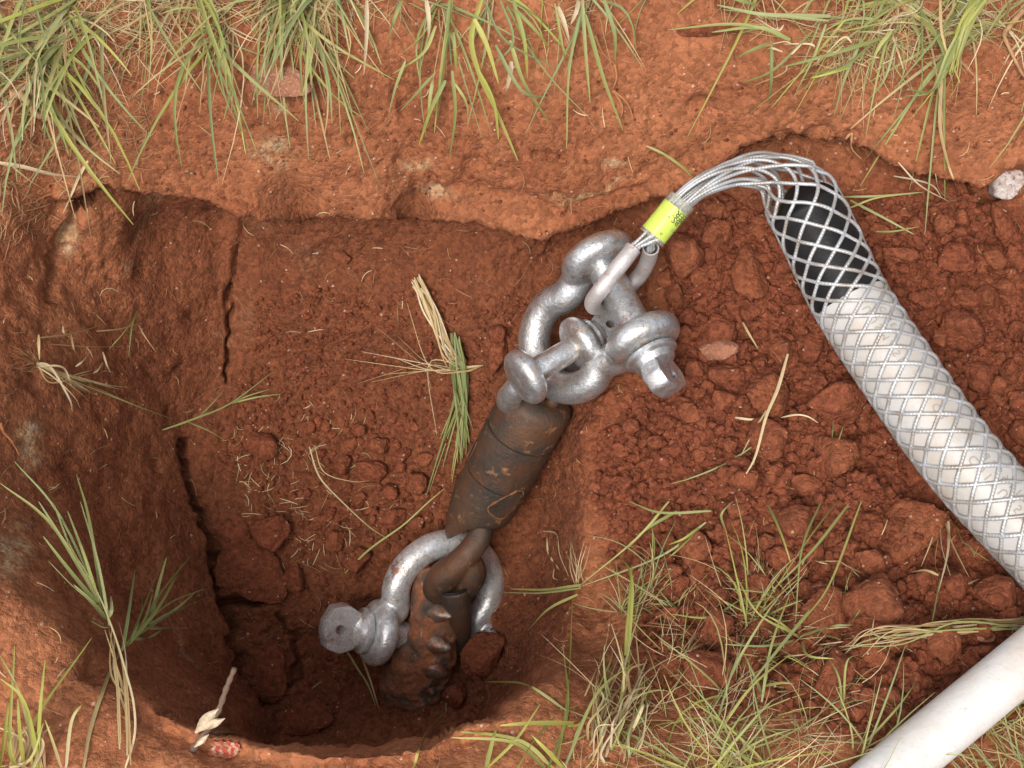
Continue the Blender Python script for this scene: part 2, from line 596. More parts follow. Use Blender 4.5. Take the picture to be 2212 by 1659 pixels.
add_pts([(480, 700, -.42), (440, 850, -.455), (410, 1000, -.49), (420, 1100, -.51), (460, 1200, -.53), (490, 1350, -.55), (520, 1480, -.56),
         (0, 600, -.13), (0, 800, -.12), (0, 1000, -.13), (150, 700, -.22), (250, 700, -.30), (350, 800, -.39), (130, 1000, -.24), (250, 1000, -.35), (60, 1200, -.13), (180, 1200, -.24), (270, 1220, -.36), (350, 1330, -.42), (410, 1460, -.42),
         (-150, 600, -.05), (-150, 900, -.04), (-300, 900, -.02), (100, 1600, -.04), (-200, 1500, -.02)])
for x in (-.30, -.24, -.18, -.12, -.06):
    ctrl.append((x, -.392, -.56))
for x in np.linspace(-.9, .9, 7):
    ctrl.append((x, -.75, .0)); ctrl.append((x, .62, .02))
for y in np.linspace(-.6, .5, 5):
    ctrl.append((-.95, y, 0)); ctrl.append((.95, y, -.01))
for x in (-80, 80):
    for y in (-80, 80):
        ctrl.append((x, y, .0))
cv, ce, cf, *_ = geometry.delaunay_2d_cdt([Vector((a, b)) for a, b, _ in ctrl], segs, [], 0, 1e-6)
orig = _[0]
ctrl_a = np.array(ctrl)
cz = [float(np.mean([ctrl_a[i, 2] for i in orig[k]])) if orig[k] else None for k in range(len(cv))]
for k, z in enumerate(cz):
    if z is None:
        d = np.hypot(ctrl_a[:, 0] - cv[k].x, ctrl_a[:, 1] - cv[k].y)
        w = 1 / (np.sort(d)[:3] + 1e-6)
        cz[k] = float((ctrl_a[np.argsort(d)[:3], 2] * w).sum() / w.sum())
Z = np.zeros((len(GY), len(GX)))
for f in cf:
    for a, b, c in [(f[0], f[k], f[k + 1]) for k in range(1, len(f) - 1)]:
        A, B, Cc = cv[a], cv[b], cv[c]
        den = (B.y - Cc.y) * (A.x - Cc.x) + (Cc.x - B.x) * (A.y - Cc.y)
        if abs(den) < 1e-14:
            continue
        x0, x1 = np.searchsorted(GX, min(A.x, B.x, Cc.x) - 1e-9), np.searchsorted(GX, max(A.x, B.x, Cc.x) + 1e-9)
        y0, y1 = np.searchsorted(GY, min(A.y, B.y, Cc.y) - 1e-9), np.searchsorted(GY, max(A.y, B.y, Cc.y) + 1e-9)
        if x1 <= x0 or y1 <= y0:
            continue
        X, Y = np.meshgrid(GX[x0:x1], GY[y0:y1])
        wa = ((B.y - Cc.y) * (X - Cc.x) + (Cc.x - B.x) * (Y - Cc.y)) / den
        wb = ((Cc.y - A.y) * (X - Cc.x) + (A.x - Cc.x) * (Y - Cc.y)) / den
        wc = 1 - wa - wb
        m = (wa >= -1e-6) & (wb >= -1e-6) & (wc >= -1e-6)
        sub = Z[y0:y1, x0:x1]
        sub[m] = (wa * cz[a] + wb * cz[b] + wc * cz[c])[m]
def blur(A, sig):
    r = int(sig * 2.6) + 1
    k = np.exp(-.5 * (np.arange(-r, r + 1) / sig) ** 2)
    k /= k.sum()
    for ax in (0, 1):
        P = np.pad(A, [(r, r) if i == ax else (0, 0) for i in (0, 1)], mode='edge')
        A = sum(k[j] * (P[j:j + A.shape[0]] if ax == 0 else P[:, j:j + A.shape[1]]) for j in range(2 * r + 1))
    return A
XX, YY = np.meshgrid(GX, GY)
def project(X, Y, Zv):
    d = np.stack([X - CAM.x, Y - CAM.y, Zv - CAM.z], -1)
    dep = np.maximum(-(d @ np.array(CN)), .05)
    return 1106 + FPX * (d @ np.array(CR)) / dep, 829.5 - FPX * (d @ np.array(CU)) / dep
def line_dist(PX, PY, pts):
    best = np.full(PX.shape, 1e9)
    for (ax, ay), (bx, by) in zip(pts[:-1], pts[1:]):
        dx, dy = bx - ax, by - ay
        u = np.clip(((PX - ax) * dx + (PY - ay) * dy) / (dx * dx + dy * dy + 1e-9), 0, 1)
        best = np.minimum(best, np.hypot(PX - ax - u * dx, PY - ay - u * dy))
    return best
def inside(PX, PY, poly):
    r = np.zeros(PX.shape, bool)
    n = len(poly)
    for i in range(n):
        x1, y1 = poly[i]; x2, y2 = poly[(i + 1) % n]
        if y1 == y2:
            continue
        r ^= ((y1 > PY) != (y2 > PY)) & (PX < (x2 - x1) * (PY - y1) / (y2 - y1) + x1)
    return r
PX, PY = project(XX, YY, Z)
lipr = line_dist(PX, PY, [(1290, 950), (1268, 1050), (1252, 1150), (1238, 1290), (1222, 1400)])
lipd = np.minimum(lipr, np.minimum(line_dist(PX, PY, [(a, b + 12) for a, b, _ in LIP]), line_dist(PX, PY, [(a, b) for a, b, _ in FRONT[4:]])))
Zs, Zb = blur(Z, 1.6), blur(Z, 7.5)
w = np.clip((lipd - 18) / 60, 0, 1)
Z = Zs * (1 - w) + Zb * w
PX, PY = project(XX, YY, Z)
def soft(poly, sig=9):
    return blur(inside(PX, PY, poly).astype(float), sig)
spoil = soft([(1255, 940), (1330, 880), (1470, 640), (1440, 520), (1500, 460), (1580, 420), (1900, 400), (2100, 430), (2500, 400), (2600, 1500), (1900, 1540), (1400, 1420), (1300, 1150)])
floor_ = soft([(530, 500), (1200, 560), (1420, 560), (1350, 860), (1260, 950), (1240, 1400), (1000, 1560), (560, 1590), (430, 1100), (420, 950), (520, 760)], 7)
damp_shade = soft([(235, 400), (330, 412), (450, 440), (550, 475), (700, 482), (850, 492), (950, 486), (1060, 492), (1180, 534), (1260, 490), (1380, 455), (1420, 560), (1330, 860), (1255, 950), (1250, 1150), (1235, 1400), (1000, 1570), (560, 1600), (450, 1480), (380, 1100), (300, 900), (290, 700), (270, 560), (250, 470)], 6)  # pit below the lip: its shade painted in along with moist soil
wall = np.clip(1 - spoil - floor_, 0, 1)
gy, gx = np.gradient(Z, GY, GX)
N3 = np.stack([-gx, -gy, np.ones_like(Z)], -1)
N3 /= np.linalg.norm(N3, axis=-1, keepdims=True)
for k in range(3):
    N3[..., k] = blur(N3[..., k], 3)
N3 /= np.linalg.norm(N3, axis=-1, keepdims=True)
P3 = np.stack([XX, YY, Z], -1).reshape(-1, 3)
core = (np.abs(XX) < .78).ravel() & (YY > -.66).ravel() & (YY < .6).ravel()
D = np.zeros(len(P3))
Q = P3[core]
sw, fw, ww = spoil.ravel()[core], floor_.ravel()[core], wall.ravel()[core]
dd = .010 * fbm(Q * 7, 3, 1) + .0045 * fbm(Q * 34, 3, 2) + (.0016 + .0016 * (1 - ww)) * fbm(Q * 130, 3, 3)
dd += ww * .0040 * fbm(Q * np.array([30, 30, 12]), 4, 4)
dd -= ww * .008 * np.clip(fbm(Q * 24, 4, 8) - .24, 0, 1) * 3
dd += (.0030 - .0018 * ww) * fbm(Q * 75, 3, 6)
big = np.clip(1 - worley(Q * np.array([22, 22, 26]) + .25 * fbm(Q * 40, 2, 5)[:, None], 11) * 1.15, -.2, 1)
dd += sw * (.032 * big - .016)
mid = np.clip(1 - worley(Q * 55, 12) * 1.2, -.1, 1)
dd += (sw * .010 + fw * .0055) * mid
sml = np.clip(1 - worley(Q * 130, 13) * 1.2, 0, 1)
dd += (sw * .0055 + fw * .0042 + ww * .0007) * sml
D[core] = dd
# shovel-cut lip: a bulging edge with a recess under it
lipline = [(a, b) for a, b, _ in LIP]
pxc, pyc = PX.ravel(), PY.ravel()
dl = line_dist(pxc, pyc, lipline)
dn = line_dist(pxc, pyc, [(a, b + 34) for a, b in lipline])
mod = .6 + .5 * vnoise(P3 * 14, 21)
D += np.exp(-(np.minimum(dl, line_dist(pxc, pyc, [(a, b) for a, b, _ in FRONT[5:]])) / 26) ** 2) * (.0045 * fbm(P3 * 45, 3, 61) + .002 * fbm(P3 * 130, 2, 62))
D += np.exp(-(dl / 17) ** 2) * .012 * mod - np.exp(-(dn / 20) ** 2) * .010 * mod
# cracks and crevices
CRACKS = [([(840, 462), (890, 430), (960, 411), (1050, 411), (1140, 428), (1200, 455)], 11, .007), ([(1240, 448), (1300, 428), (1380, 424), (1450, 434)], 9, .006), ([(1600, 330), (1680, 300), (1760, 286), (1840, 290)], 9, .012), ([(225, 398), (165, 465), (125, 555), (108, 640)], 12, .016), ([(546, 462), (538, 510), (510, 560), (500, 620), (492, 690), (496, 780), (488, 830)], 3.6, .022),
          ([(400, 960), (412, 1040), (455, 1150), (470, 1200), (485, 1290), (500, 1340), (520, 1420), (560, 1480), (590, 1520), (640, 1560)], 10, .040),
          ([(455, 1190), (500, 1200), (560, 1165), (600, 1140)], 6, .02), ([(485, 1300), (540, 1300), (590, 1275)], 11, .05),
          ([(590, 1500), (640, 1470), (640, 1380), (600, 1330)], 6, .02), ([(740, 1130), (820, 1090), (890, 1080)], 4, .012),
          ([(1190, 420), (1230, 432), (1260, 440)], 5, .01), ([(1160, 330), (1190, 345), (1230, 350)], 6, .012), ([(2000, 395), (2060, 420), (2140, 420), (2212, 395)], 12, .03),
          ([(690, 500), (720, 540), (745, 560)], 5, .012), ([(1560, 690), (1600, 730), (1640, 760)], 5, .014)]
wob = vnoise(P3 * 60, 31) * 9 + vnoise(P3 * 140, 32) * 5
for pts, wd, dep in CRACKS:
    dk = line_dist(pxc + wob, pyc + wob[::-1] * 0 + vnoise(P3 * 70, 33) * 8, pts)
    D -= dep * np.exp(-(dk / wd) ** 2)
P3 = P3 + N3.reshape(-1, 3) * D[:, None]
# the digging went in under the lip: the face below it lies a hand's breadth back
lx = np.array([a for a, b in lipline], float); ly = np.array([b for a, b in lipline], float)
below = pyc - np.interp(pxc, lx, ly) + 6 * vnoise(P3 * 25, 63)
def sst(a, b, x):
    u = np.clip((x - a) / (b - a), 0, 1)
    return u * u * (3 - 2 * u)
cave = sst(0, 46, below) * (1 - sst(110, 250, below)) * sst(250, 360, pxc) * (1 - sst(1400, 1520, pxc))
cave *= .75 + .35 * vnoise(P3 * 9, 64)
P3[:, 1] += .060 * cave
cave2 = sst(2, 20, below) * (1 - sst(50, 110, below)) * sst(1560, 1640, pxc) * (1 - sst(2080, 2110, pxc))
P3[:, 1] += .045 * cave2
# zone colours: r ochre clay of the cut walls, g mineral streaks, b loose red spoil, alpha pit shade on moist soil
zr = np.zeros(len(P3)); zg = np.zeros(len(P3))
zr[core] = ww * np.clip(.5 + .9 * fbm(Q * 9, 3, 41), 0, 1)
STAIN = [(585, 335, 45, 24, .2), (572, 525, 26, 60, .3), (155, 520, 22, 42, .2), (320, 490, 14, 30, .3), (330, 480, 20, 60, .5), (530, 690, 18, 45, .1), (70, 960, 24, 55, .2), (270, 590, 22, 14, 0), (905, 355, 30, 14, .2), (30, 1190, 26, 60, .3),
         (475, 730, 22, 10, 0), (660, 610, 30, 20, .3), (60, 80, 40, 20, 0), (600, 235, 20, 10, 0), (1330, 350, 30, 12, .4), (730, 760, 14, 14, 0), (470, 1580, 14, 30, -.5), (410, 1400, 10, 60, -.6), (930, 425, 60, 10, .1), (1270, 415, 70, 9, -.1)]
wx, wy = fbm(P3 * 30, 2, 51) * 26, fbm(P3 * 30, 2, 52) * 26
near = core
for sx, sy, a, b, rot in STAIN:
    dx, dy = pxc + wx - sx, pyc + wy - sy
    u, v = dx * math.cos(rot) + dy * math.sin(rot), -dx * math.sin(rot) + dy * math.cos(rot)
    zg = np.maximum(zg, 1.25 * np.exp(-((u / a) ** 2 + (v / b) ** 2) ** 1.5))
ny, nx = Z.shape
idx = np.arange(ny * nx).reshape(ny, nx)
F = np.stack([idx[:-1, :-1], idx[:-1, 1:], idx[1:, 1:], idx[1:, :-1]], -1).reshape(-1, 4)
gme = bpy.data.meshes.new('ground')
gme.vertices.add(len(P3))
gme.vertices.foreach_set('co', P3.astype(np.float32).ravel())
gme.loops.add(F.size)
gme.loops.foreach_set('vertex_index', F.astype(np.int32).ravel())
gme.polygons.add(len(F))
gme.polygons.foreach_set('loop_start', np.arange(0, F.size, 4, dtype=np.int32))
gme.update(calc_edges=True)
gme.validate()
ca = gme.color_attributes.new('zone', 'FLOAT_COLOR', 'POINT')
ca.data.foreach_set('color', np.c_[zr, zg, np.clip(spoil.ravel(), 0, 1), np.clip(damp_shade.ravel(), 0, 1)].astype(np.float32).ravel())
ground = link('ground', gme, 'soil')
tag(ground, 'red clay ground with the dug pit and its loose spoil slope', None, None, 'structure')

# surface lookups
cx0, cx1 = np.searchsorted(GX, -.78), np.searchsorted(GX, .78)
cy0, cy1 = np.searchsorted(GY, -.66), np.searchsorted(GY, .6)
sub = idx[cy0:cy1, cx0:cx1]
SV = P3[sub.ravel()]
m_, n_ = sub.shape
si = np.arange(m_ * n_).reshape(m_, n_)
SF = np.stack([si[:-1, :-1], si[:-1, 1:], si[1:, 1:], si[1:, :-1]], -1).reshape(-1, 4)
BVH = BVHTree.FromPolygons(SV.tolist(), SF.tolist())
def surf(px, py):
    r = ray(px, py)
    h = BVH.ray_cast(CAM, r.normalized())
    if h[0] is None:
        q = pz(px, py, 0)
        return q, Vector((0, 0, 1))
    nn = h[1] if h[1].z > -.2 else -h[1]
    return h[0], nn
def sdepth(px, py):
    q, _ = surf(px, py)
    return (CAM - q).dot(CN)
def top_z(x, y):
    h = BVH.ray_cast(Vector((x, y, 1)), Vector((0, 0, -1)))
    return h[0].z if h[0] is not None else 0.0

# ------------------------------------------------------------------ shackles
def voxel_union(mb, vox, smooth=4):
    me = bpy.data.meshes.new('tmp')
    me.from_pydata([tuple(q) for q in mb.v], [], mb.f)
    o = bpy.data.objects.new('tmp', me)
    COL.objects.link(o)
    md = o.modifiers.new('r', 'REMESH')
    md.mode = 'VOXEL'
    md.voxel_size = vox
    if smooth:
        s = o.modifiers.new('s', 'SMOOTH')
        s.factor = .5
        s.iterations = smooth
    dg = bpy.context.evaluated_depsgraph_get()
    new = bpy.data.meshes.new_from_object(o.evaluated_get(dg))
    bpy.data.objects.remove(o)
    bpy.data.meshes.remove(me)
    return new
def roughen(me, M, amp, scale, s=0):
    co = np.empty(len(me.vertices) * 3, np.float32)
    me.vertices.foreach_get('co', co)
    co = co.reshape(-1, 3).astype(float)
    no = np.empty(len(me.vertices) * 3, np.float32)
    me.vertices.foreach_get('normal', no)
    co += no.reshape(-1, 3) * (amp * fbm(co * scale + s, 3, s))[:, None]
    R = np.array(M)
    co = co @ R[:3, :3].T
    me.vertices.foreach_set('co', co.astype(np.float32).ravel())
    me.update()
def tab_mesh(mb, T, L, w_in, w_out, th, hole_c, hole_r):
    out = [(0, -w_in), (L * .42, -w_out), (L * .84, -w_out * .84), (L, -w_out * .22), (L, w_out * .22), (L * .84, w_out * .84), (L * .42, w_out), (0, w_in)]
    n = 40
    loop_o, loop_i = [], []
    for k in range(n):
        a = 2 * math.pi * k / n
        dx, dy = math.cos(a), math.sin(a)
        best = 1e9
        for i in range(len(out)):
            (x1, y1), (x2, y2) = out[i], out[(i + 1) % len(out)]
            ex, ey = x2 - x1, y2 - y1
            den = dx * ey - dy * ex
            if abs(den) < 1e-12:
                continue
            tt = ((x1 - hole_c) * ey - y1 * ex) / den
            uu = ((x1 - hole_c) * dy - y1 * dx) / den
            if tt > 0 and -1e-6 <= uu <= 1 + 1e-6:
                best = min(best, tt)
        loop_o.append((hole_c + dx * best, dy * best))
        loop_i.append((hole_c + dx * hole_r, dy * hole_r))
    b = len(mb.v)
    h = th / 2
    e = th * .08
    def ins(q, k):
        return (hole_c + (q[0] - hole_c) * k, q[1] * k)
    for lp, z in ((loop_i, h), ([ins(q, .95) for q in loop_o], h), (loop_o, h - e), (loop_o, -h + e), ([ins(q, .95) for q in loop_o], -h), (loop_i, -h)):
        for x, y in lp:
            mb.v.append(tuple(T @ Vector((x, y, z))))
    for r in range(6):
        r2 = (r + 1) % 6
        for j in range(n):
            j2 = (j + 1) % n
            mb.f.append((b + r * n + j, b + r * n + j2, b + r2 * n + j2, b + r2 * n + j))
def shackle(E1, E2, bowdir, d, L, B, mat, label, tab_n=None, group='bow shackles of the pulling rig', seed=1, head_len=1.0, tabw=1.0):
    E1, E2 = Vector(E1), Vector(E2)
    X = (E2 - E1).normalized()
    Y = Vector(bowdir)
    Y = (Y - X * Y.dot(X)).normalized()
    Zv = X.cross(Y)
    M = Matrix((X, Y, Zv)).transposed().to_4x4()
    O = (E1 + E2) / 2
    xe = (E2 - E1).length / 2
    root = thing('bow_shackle', O, label, 'shackle', group)
    mb = MB()
    R = B + d / 2
    yc = L + d / 2 - R
    half = [(xe, .1 * d), (xe, .75 * d)]
    half += [(R * math.cos(math.radians(a)), yc + R * math.sin(math.radians(a))) for a in (-28, 0, 25, 50, 72)]
    path = half + [(0, yc + R)] + [(-x, y) for x, y in half[::-1]]
    mb.sweep([Vector((p_[0], p_[1], 0)) for p_ in spline(path, 6)], d / 2, 20)
    er, th = 1.17 * d, .50 * d
    for s in (-1, 1):
        prof = []
        for k in range(-10, 11):
            u = k / 10
            prof.append((u * th, er * (1 - abs(u) ** 2.6) ** (1 / 2.6) if abs(u) < 1 else er * .25))
        mb.lathe(prof, (s * xe, 0, 0), (1, 0, 0), 36)
    me = voxel_union(mb, d * .05, 5)
    roughen(me, M, d * .008, 60, seed)
    link('body', me, mat, root, O)
    pr = .50 * d
    mb = MB()
    h0 = xe + .47 * d
    fl = [(-xe - .50 * d, .001), (-xe - .50 * d, pr * .82), (-xe - .47 * d, pr * .95), (-xe - .42 * d, pr), (h0, pr), (h0, .76 * d), (h0 + .03 * d, .80 * d), (h0 + .16 * d, .80 * d), (h0 + .19 * d, .76 * d), (h0 + .22 * d, .66 * d), (h0 + .42 * d, .60 * d), (h0 + .60 * d, .3 * d)]
    mb.lathe(fl, (0, 0, 0), (1, 0, 0), 40)
    mb.v = [tuple(O + (M.to_3x3() @ Vector(q))) for q in mb.v]
    pin = obj('pin', mb, mat, root, sharp=40)
    mb = MB()
    tn = M.to_3x3().transposed() @ Vector(tab_n)
    tab_roll = math.atan2(-tn.y, tn.z)
    T = Matrix.Translation(O) @ M @ Matrix.Rotation(tab_roll, 4, 'X') @ Matrix.Translation((h0 + .36 * d, 0, 0))
    tab_mesh(mb, T, 1.05 * d * head_len, (.52 * d) * tabw, .74 * d * tabw, .62 * d, .60 * d * head_len, .17 * d)
    obj('pin_head', mb, mat, pin, sharp=35)
    return root, O, M

D1 = .0388
S1 = shackle(cp(1292, 559, -.012), cp(1388, 733, .030), iv(-.72, .69, -.60), D1, .122, .036, 'galvanised_steel', 'large galvanised bow shackle whose pin carries the mesh grip loop', tab_n=iv(.80, -.35, .50), seed=3)
S2 = shackle(cp(1135, 814, .012), cp(1254, 743, -.016), iv(-.45, .80, -1.9), .0290, .088, .037, 'galvanised_steel', 'smaller galvanised bow shackle hooked on the top end of the rusty barrel', tab_n=iv(.1, -.35, .9), seed=9)
S3 = shackle(cp(1036, 1392, -.282), cp(816, 1366, -.208), iv(.10, -1, .24), .0372, .116, .051, 'galvanised_steel_muddy', 'lower bow shackle with its flat drilled pin head on the pit floor', tab_n=iv(-.25, -.05, .96), seed=15, head_len=1.22, tabw=1.16)

# ------------------------------------------------------------------ rusty swivel barrel and its yoke
bt, bb = cp(1162, 866, -.085), cp(1027, 1117, -.188)
bax = (bb - bt).normalized()
bl = (bb - bt).length
br = .0450
barrel = thing('swivel_barrel', bb, 'dark rusty steel swivel barrel slung between the shackles', 'swivel')
mb = MB()
prof = [(-.012, .001), (-.012, br * .55), (-.010, br * .80), (-.002, br * .96), (.004, br), (.048, br), (.0487, br * .945), (.0510, br * .945), (.0515, br * 1.0), (.118, br * .99), (.1185, br * .94), (.120, br * .94), (.1205, br * .985), (bl - .045, br * .97)]
lv = iv(-.72, -.05, .69)
lv = (lv - bax * lv.dot(bax)).normalized()
wv3 = bax.cross(lv)
def bring(s_of, r_of):
    out_ = []
    for j in range(72):
        a_ = 2 * math.pi * j / 72
        da = min(a_, 2 * math.pi - a_)
        out_.append(bt + bax * s_of(da) + (lv * math.cos(a_) + wv3 * math.sin(a_)) * r_of(da))
    return out_
tipf = lambda da: math.exp(-(da / .62) ** 2)
rings = [bring(lambda da, x=x: x, lambda da, r=r: max(r, 1e-5)) for x, r in prof]
for u, rk in ((.25, .965), (.5, .95), (.75, .93), (.93, .91), (1.0, .88)):
    rings.append(bring(lambda da: bl - .045 + u * (.026 + .052 * tipf(da)), lambda da: br * (rk - (u ** 2) * .18 * tipf(da))))
rings.append(bring(lambda da: bl - .045 + (.024 + .050 * tipf(da)), lambda da: br * (.76 - .17 * tipf(da))))
rings.append(bring(lambda da: bl - .075, lambda da: br * .74))
rings.append(bring(lambda da: bl - .076, lambda da: 1e-4))
mb.quad_strip_rings(rings)
obj('barrel', mb, 'rusty_steel', barrel, sharp=50)
def on_barrel(s, side, r=1.0):          # side: unit-ish direction across the barrel
    sd_ = Vector(side)
    sd_ = (sd_ - bax * sd_.dot(bax)).normalized()
    return bt + bax * s + sd_ * br * r, sd_
# eye lug at the top that the small shackle runs through
mb = MB()
lug = []
c0 = bt - bax * .012
sx = S2[2].to_3x3() @ Vector((1, 0, 0))
for k in range(0, 19):
    a = math.pi * k / 18
    across = sx.cross(bax).normalized()
    lug.append(c0 + across * math.cos(a) * .020 - bax * math.sin(a) * .026)
mb.sweep(lug, .0085, 12)
obj('eye_lug', mb, 'rusty_steel', barrel)
# rust-rimmed window plate
sidev = iv(.55, .2, 1)
cpl, sdn = on_barrel(.128, sidev, .985)
uu = bax
vv = sdn.cross(bax).normalized()
shape = [(-.024, .004), (-.020, .016), (-.004, .017), (.020, .010), (.024, -.004), (.014, -.020), (-.002, -.014)]
def plate(k, lift):
    out = []
    for u, v in shape:
        ang = v * k / br
        out.append(bt + bax * (.132 + u * k) + (sdn * math.cos(ang) + vv * math.sin(ang)) * (br + lift))
    return out
mb = MB()
rimp = [Vector(q) for q in spline(plate(1.0, -.0005) + [plate(1.0, -.0005)[0]], 5)]
mb.sweep(rimp, [.0014 + .0008 * math.sin(k * 1.7) * math.sin(k * .6) for k in range(len(rimp))], 8, caps=False)
obj('weld_bead', mb, 'orange_rust', barrel)
mb = MB()
pl = [Vector(q) for q in spline(plate(.93, .0012) + [plate(.93, .0012)[0]], 5)][:-1]
cen = sum(pl, Vector()) / len(pl)
cen += sdn * .0015
mb.v = [tuple(cen)] + [tuple(q) for q in pl]
mb.f = [(0, k + 1, (k + 1) % len(pl) + 1) for k in range(len(pl))]
obj('cover_plate', mb, 'rusty_steel', barrel)
# bolt loop on the left flank
mb = MB()
q0, s0 = on_barrel(.100, iv(-1, -.4, .35), 1.0)
v0 = s0.cross(bax).normalized()
ring_ = [q0 + bax * math.cos(2 * math.pi * k / 24) * .016 + v0 * math.sin(2 * math.pi * k / 24) * .006 + s0 * .0005 for k in range(25)]
mb.sweep(ring_, .0012, 6, caps=False)
obj('weld_bead', mb, 'rusty_steel', barrel)

# yoke: rod leaving the slot, ending in a knuckle, with the sleeve of the bit below it
mb = MB()
ypts = [cp(*L6(1330, -20), -.175), cp(*L6(1300, 90), -.17), cp(*L6(1265, 220), -.165), cp(*L6(1180, 340), -.165), cp(*L6(1090, 430), -.17), cp(*L6(1010, 500), -.18), cp(*L6(965, 590), -.20), cp(*L6(960, 660), -.225)]
yr = [.0150, .0150, .0155, .0165, .0185, .0205, .020, .015]
yo = spline([tuple(q) for q in ypts], 5)
yrr = np.interp(np.linspace(0, 1, len(yo)), np.linspace(0, 1, len(yr)), yr)
mb.sweep([Vector(q) for q in yo], list(yrr), 20)
yo2 = spline([tuple(q) for q in (cp(*L6(1150, 370), -.17), cp(*L6(1200, 440), -.178), cp(*L6(1190, 520), -.19), cp(*L6(1150, 600), -.21))], 5)
mb.sweep([Vector(q) for q in yo2], [.016 + .005 * math.sin(math.pi * k / (len(yo2) - 1)) for k in range(len(yo2))], 18)
me = voxel_union(mb, .0017, 6)
roughen(me, Matrix.Identity(4), .0006, 90, 2)
co = np.empty(len(me.vertices) * 3, np.float32); me.vertices.foreach_get('co', co)
me.vertices.foreach_set('co', (co.reshape(-1, 3) - np.array(bb)).astype(np.float32).ravel()); me.update()
link('yoke', me, 'rusty_steel', barrel, bb)

# ------------------------------------------------------------------ drill bit
bit = thing('drill_bit', cp(*L6(850, 1100), -.30), 'clay caked drill bit with stubby steel teeth below the lower shackle', 'drill bit')
mb = MB()
spine = [(930, 430, -.222, 100, .028), (935, 560, -.224, 140, .034), (930, 760, -.230, 165, .038), (905, 960, -.238, 195, .040), (830, 1150, -.252, 230, .042), (770, 1320, -.265, 215, .040), (720, 1440, -.280, 130, .030)]
sp = spline([(*L6(a, b), n, w_ * .2976 * .00062, th) for a, b, n, w_, th in spine], 6)
rings = []
cps = [cp(s[0], s[1], s[2] + .004) for s in sp]
fr = frames(cps, CR)
for k, s in enumerate(sp):
    _, a, b = fr[k]
    ring = []
    for j in range(36):
        t_ = 2 * math.pi * j / 36
        cc, ss = math.cos(t_), math.sin(t_)
        ring.append(cps[k] + a * math.copysign(abs(cc) ** .7, cc) * s[3] * 1.0 + b * math.copysign(abs(ss) ** .7, ss) * s[4] * .8)
    rings.append(ring)
mb.quad_strip_rings(rings)
me = voxel_union(mb, .0024, 5)
no_org = np.array(cp(*L6(850, 1100), -.30))
co = np.empty(len(me.vertices) * 3, np.float32); me.vertices.foreach_get('co', co)
nn = np.empty(len(me.vertices) * 3, np.float32); me.vertices.foreach_get('normal', nn)
co = co.reshape(-1, 3).astype(float); nn = nn.reshape(-1, 3)
co += nn * (.006 * fbm(co * 26, 4, 71) + .003 * fbm(co * 90, 3, 72) + .003 * (1 - worley(co * 90, 73)))[:, None]
me.vertices.foreach_set('co', (co - no_org).astype(np.float32).ravel()); me.update()
link('blade', me, 'muddy_steel', bit, no_org)
for tx, ty, n, dx, dy, dn_, rr in ((985, 765, -.198, .75, .12, .65, .0150), (975, 990, -.205, .80, .15, .55, .0175), (945, 1165, -.218, .80, .42, .45, .0175), (870, 1275, -.232, .62, .65, .4, .0150)):
    mb = MB()
    ax = iv(dx, dy, dn_)
    o_ = cp(*L6(tx, ty), n)
    rr *= random.uniform(.86, 1.02)
    mb.lathe([(-.030, rr * .9), (-.022, rr), (-.004, rr), (.004, rr * .92), (.011, rr * .72), (.018, rr * .44), (.023, rr * .2), (.0242, .0005)], o_ - ax * .004, ax, 28)
    tv = np.array(mb.v)
    mb.v = [tuple(q) for q in tv + (np.stack([fbm(tv * 70 + 5 * k_, 3, 80 + k_) for k_ in range(3)], 1) * .0022)]
    obj('tooth', mb, 'tooth_steel', bit)
mb = MB()
slv = [cp(*L6(1085, 575), -.185), cp(*L6(1095, 640), -.19), cp(*L6(1115, 760), -.205), cp(*L6(1130, 880), -.225), cp(*L6(1135, 1000), -.250)]
so = [Vector(q) for q in spline([tuple(q) for q in slv], 6)]
mb.sweep(so, list(np.interp(np.linspace(0, 1, len(so)), [0, .1, .35, .7, 1], [.0185, .0205, .0185, .015, .012])), 24)
obj('sleeve', mb, 'rusty_steel', bit, sharp=60)
mb = MB()
c_, axs = so[0], (so[1] - so[0]).normalized()
a_ = axs.orthogonal().normalized(); b_ = axs.cross(a_)
mb.sweep([c_ - axs * .001 + (a_ * math.cos(2 * math.pi * k / 32) + b_ * math.sin(2 * math.pi * k / 32)) * .0195 for k in range(33)], .0022, 8, caps=False)
obj('seal_ring', mb, 'black_tape', bit)

# ------------------------------------------------------------------ conduit, mesh grip
AXP = [(1409, 511, .052), (1470, 437, .058), (1535, 392, .060), (1608, 370, .050), (1674, 378, .042), (1728, 432, .040), (1769, 508, .046), (1838, 650, .062), (1945, 812, .088), (2061, 974, .115), (2170, 1098, .135), (2280, 1214, .155), (2420, 1370, .18), (2640, 1620, .22)]
ax_s = [Vector(q) for q in spline([tuple(cp(*q)) for q in AXP], 40)]
cum = [0]
for a, b in zip(ax_s[:-1], ax_s[1:]):
    cum.append(cum[-1] + (b - a).length)
cum = np.array(cum)
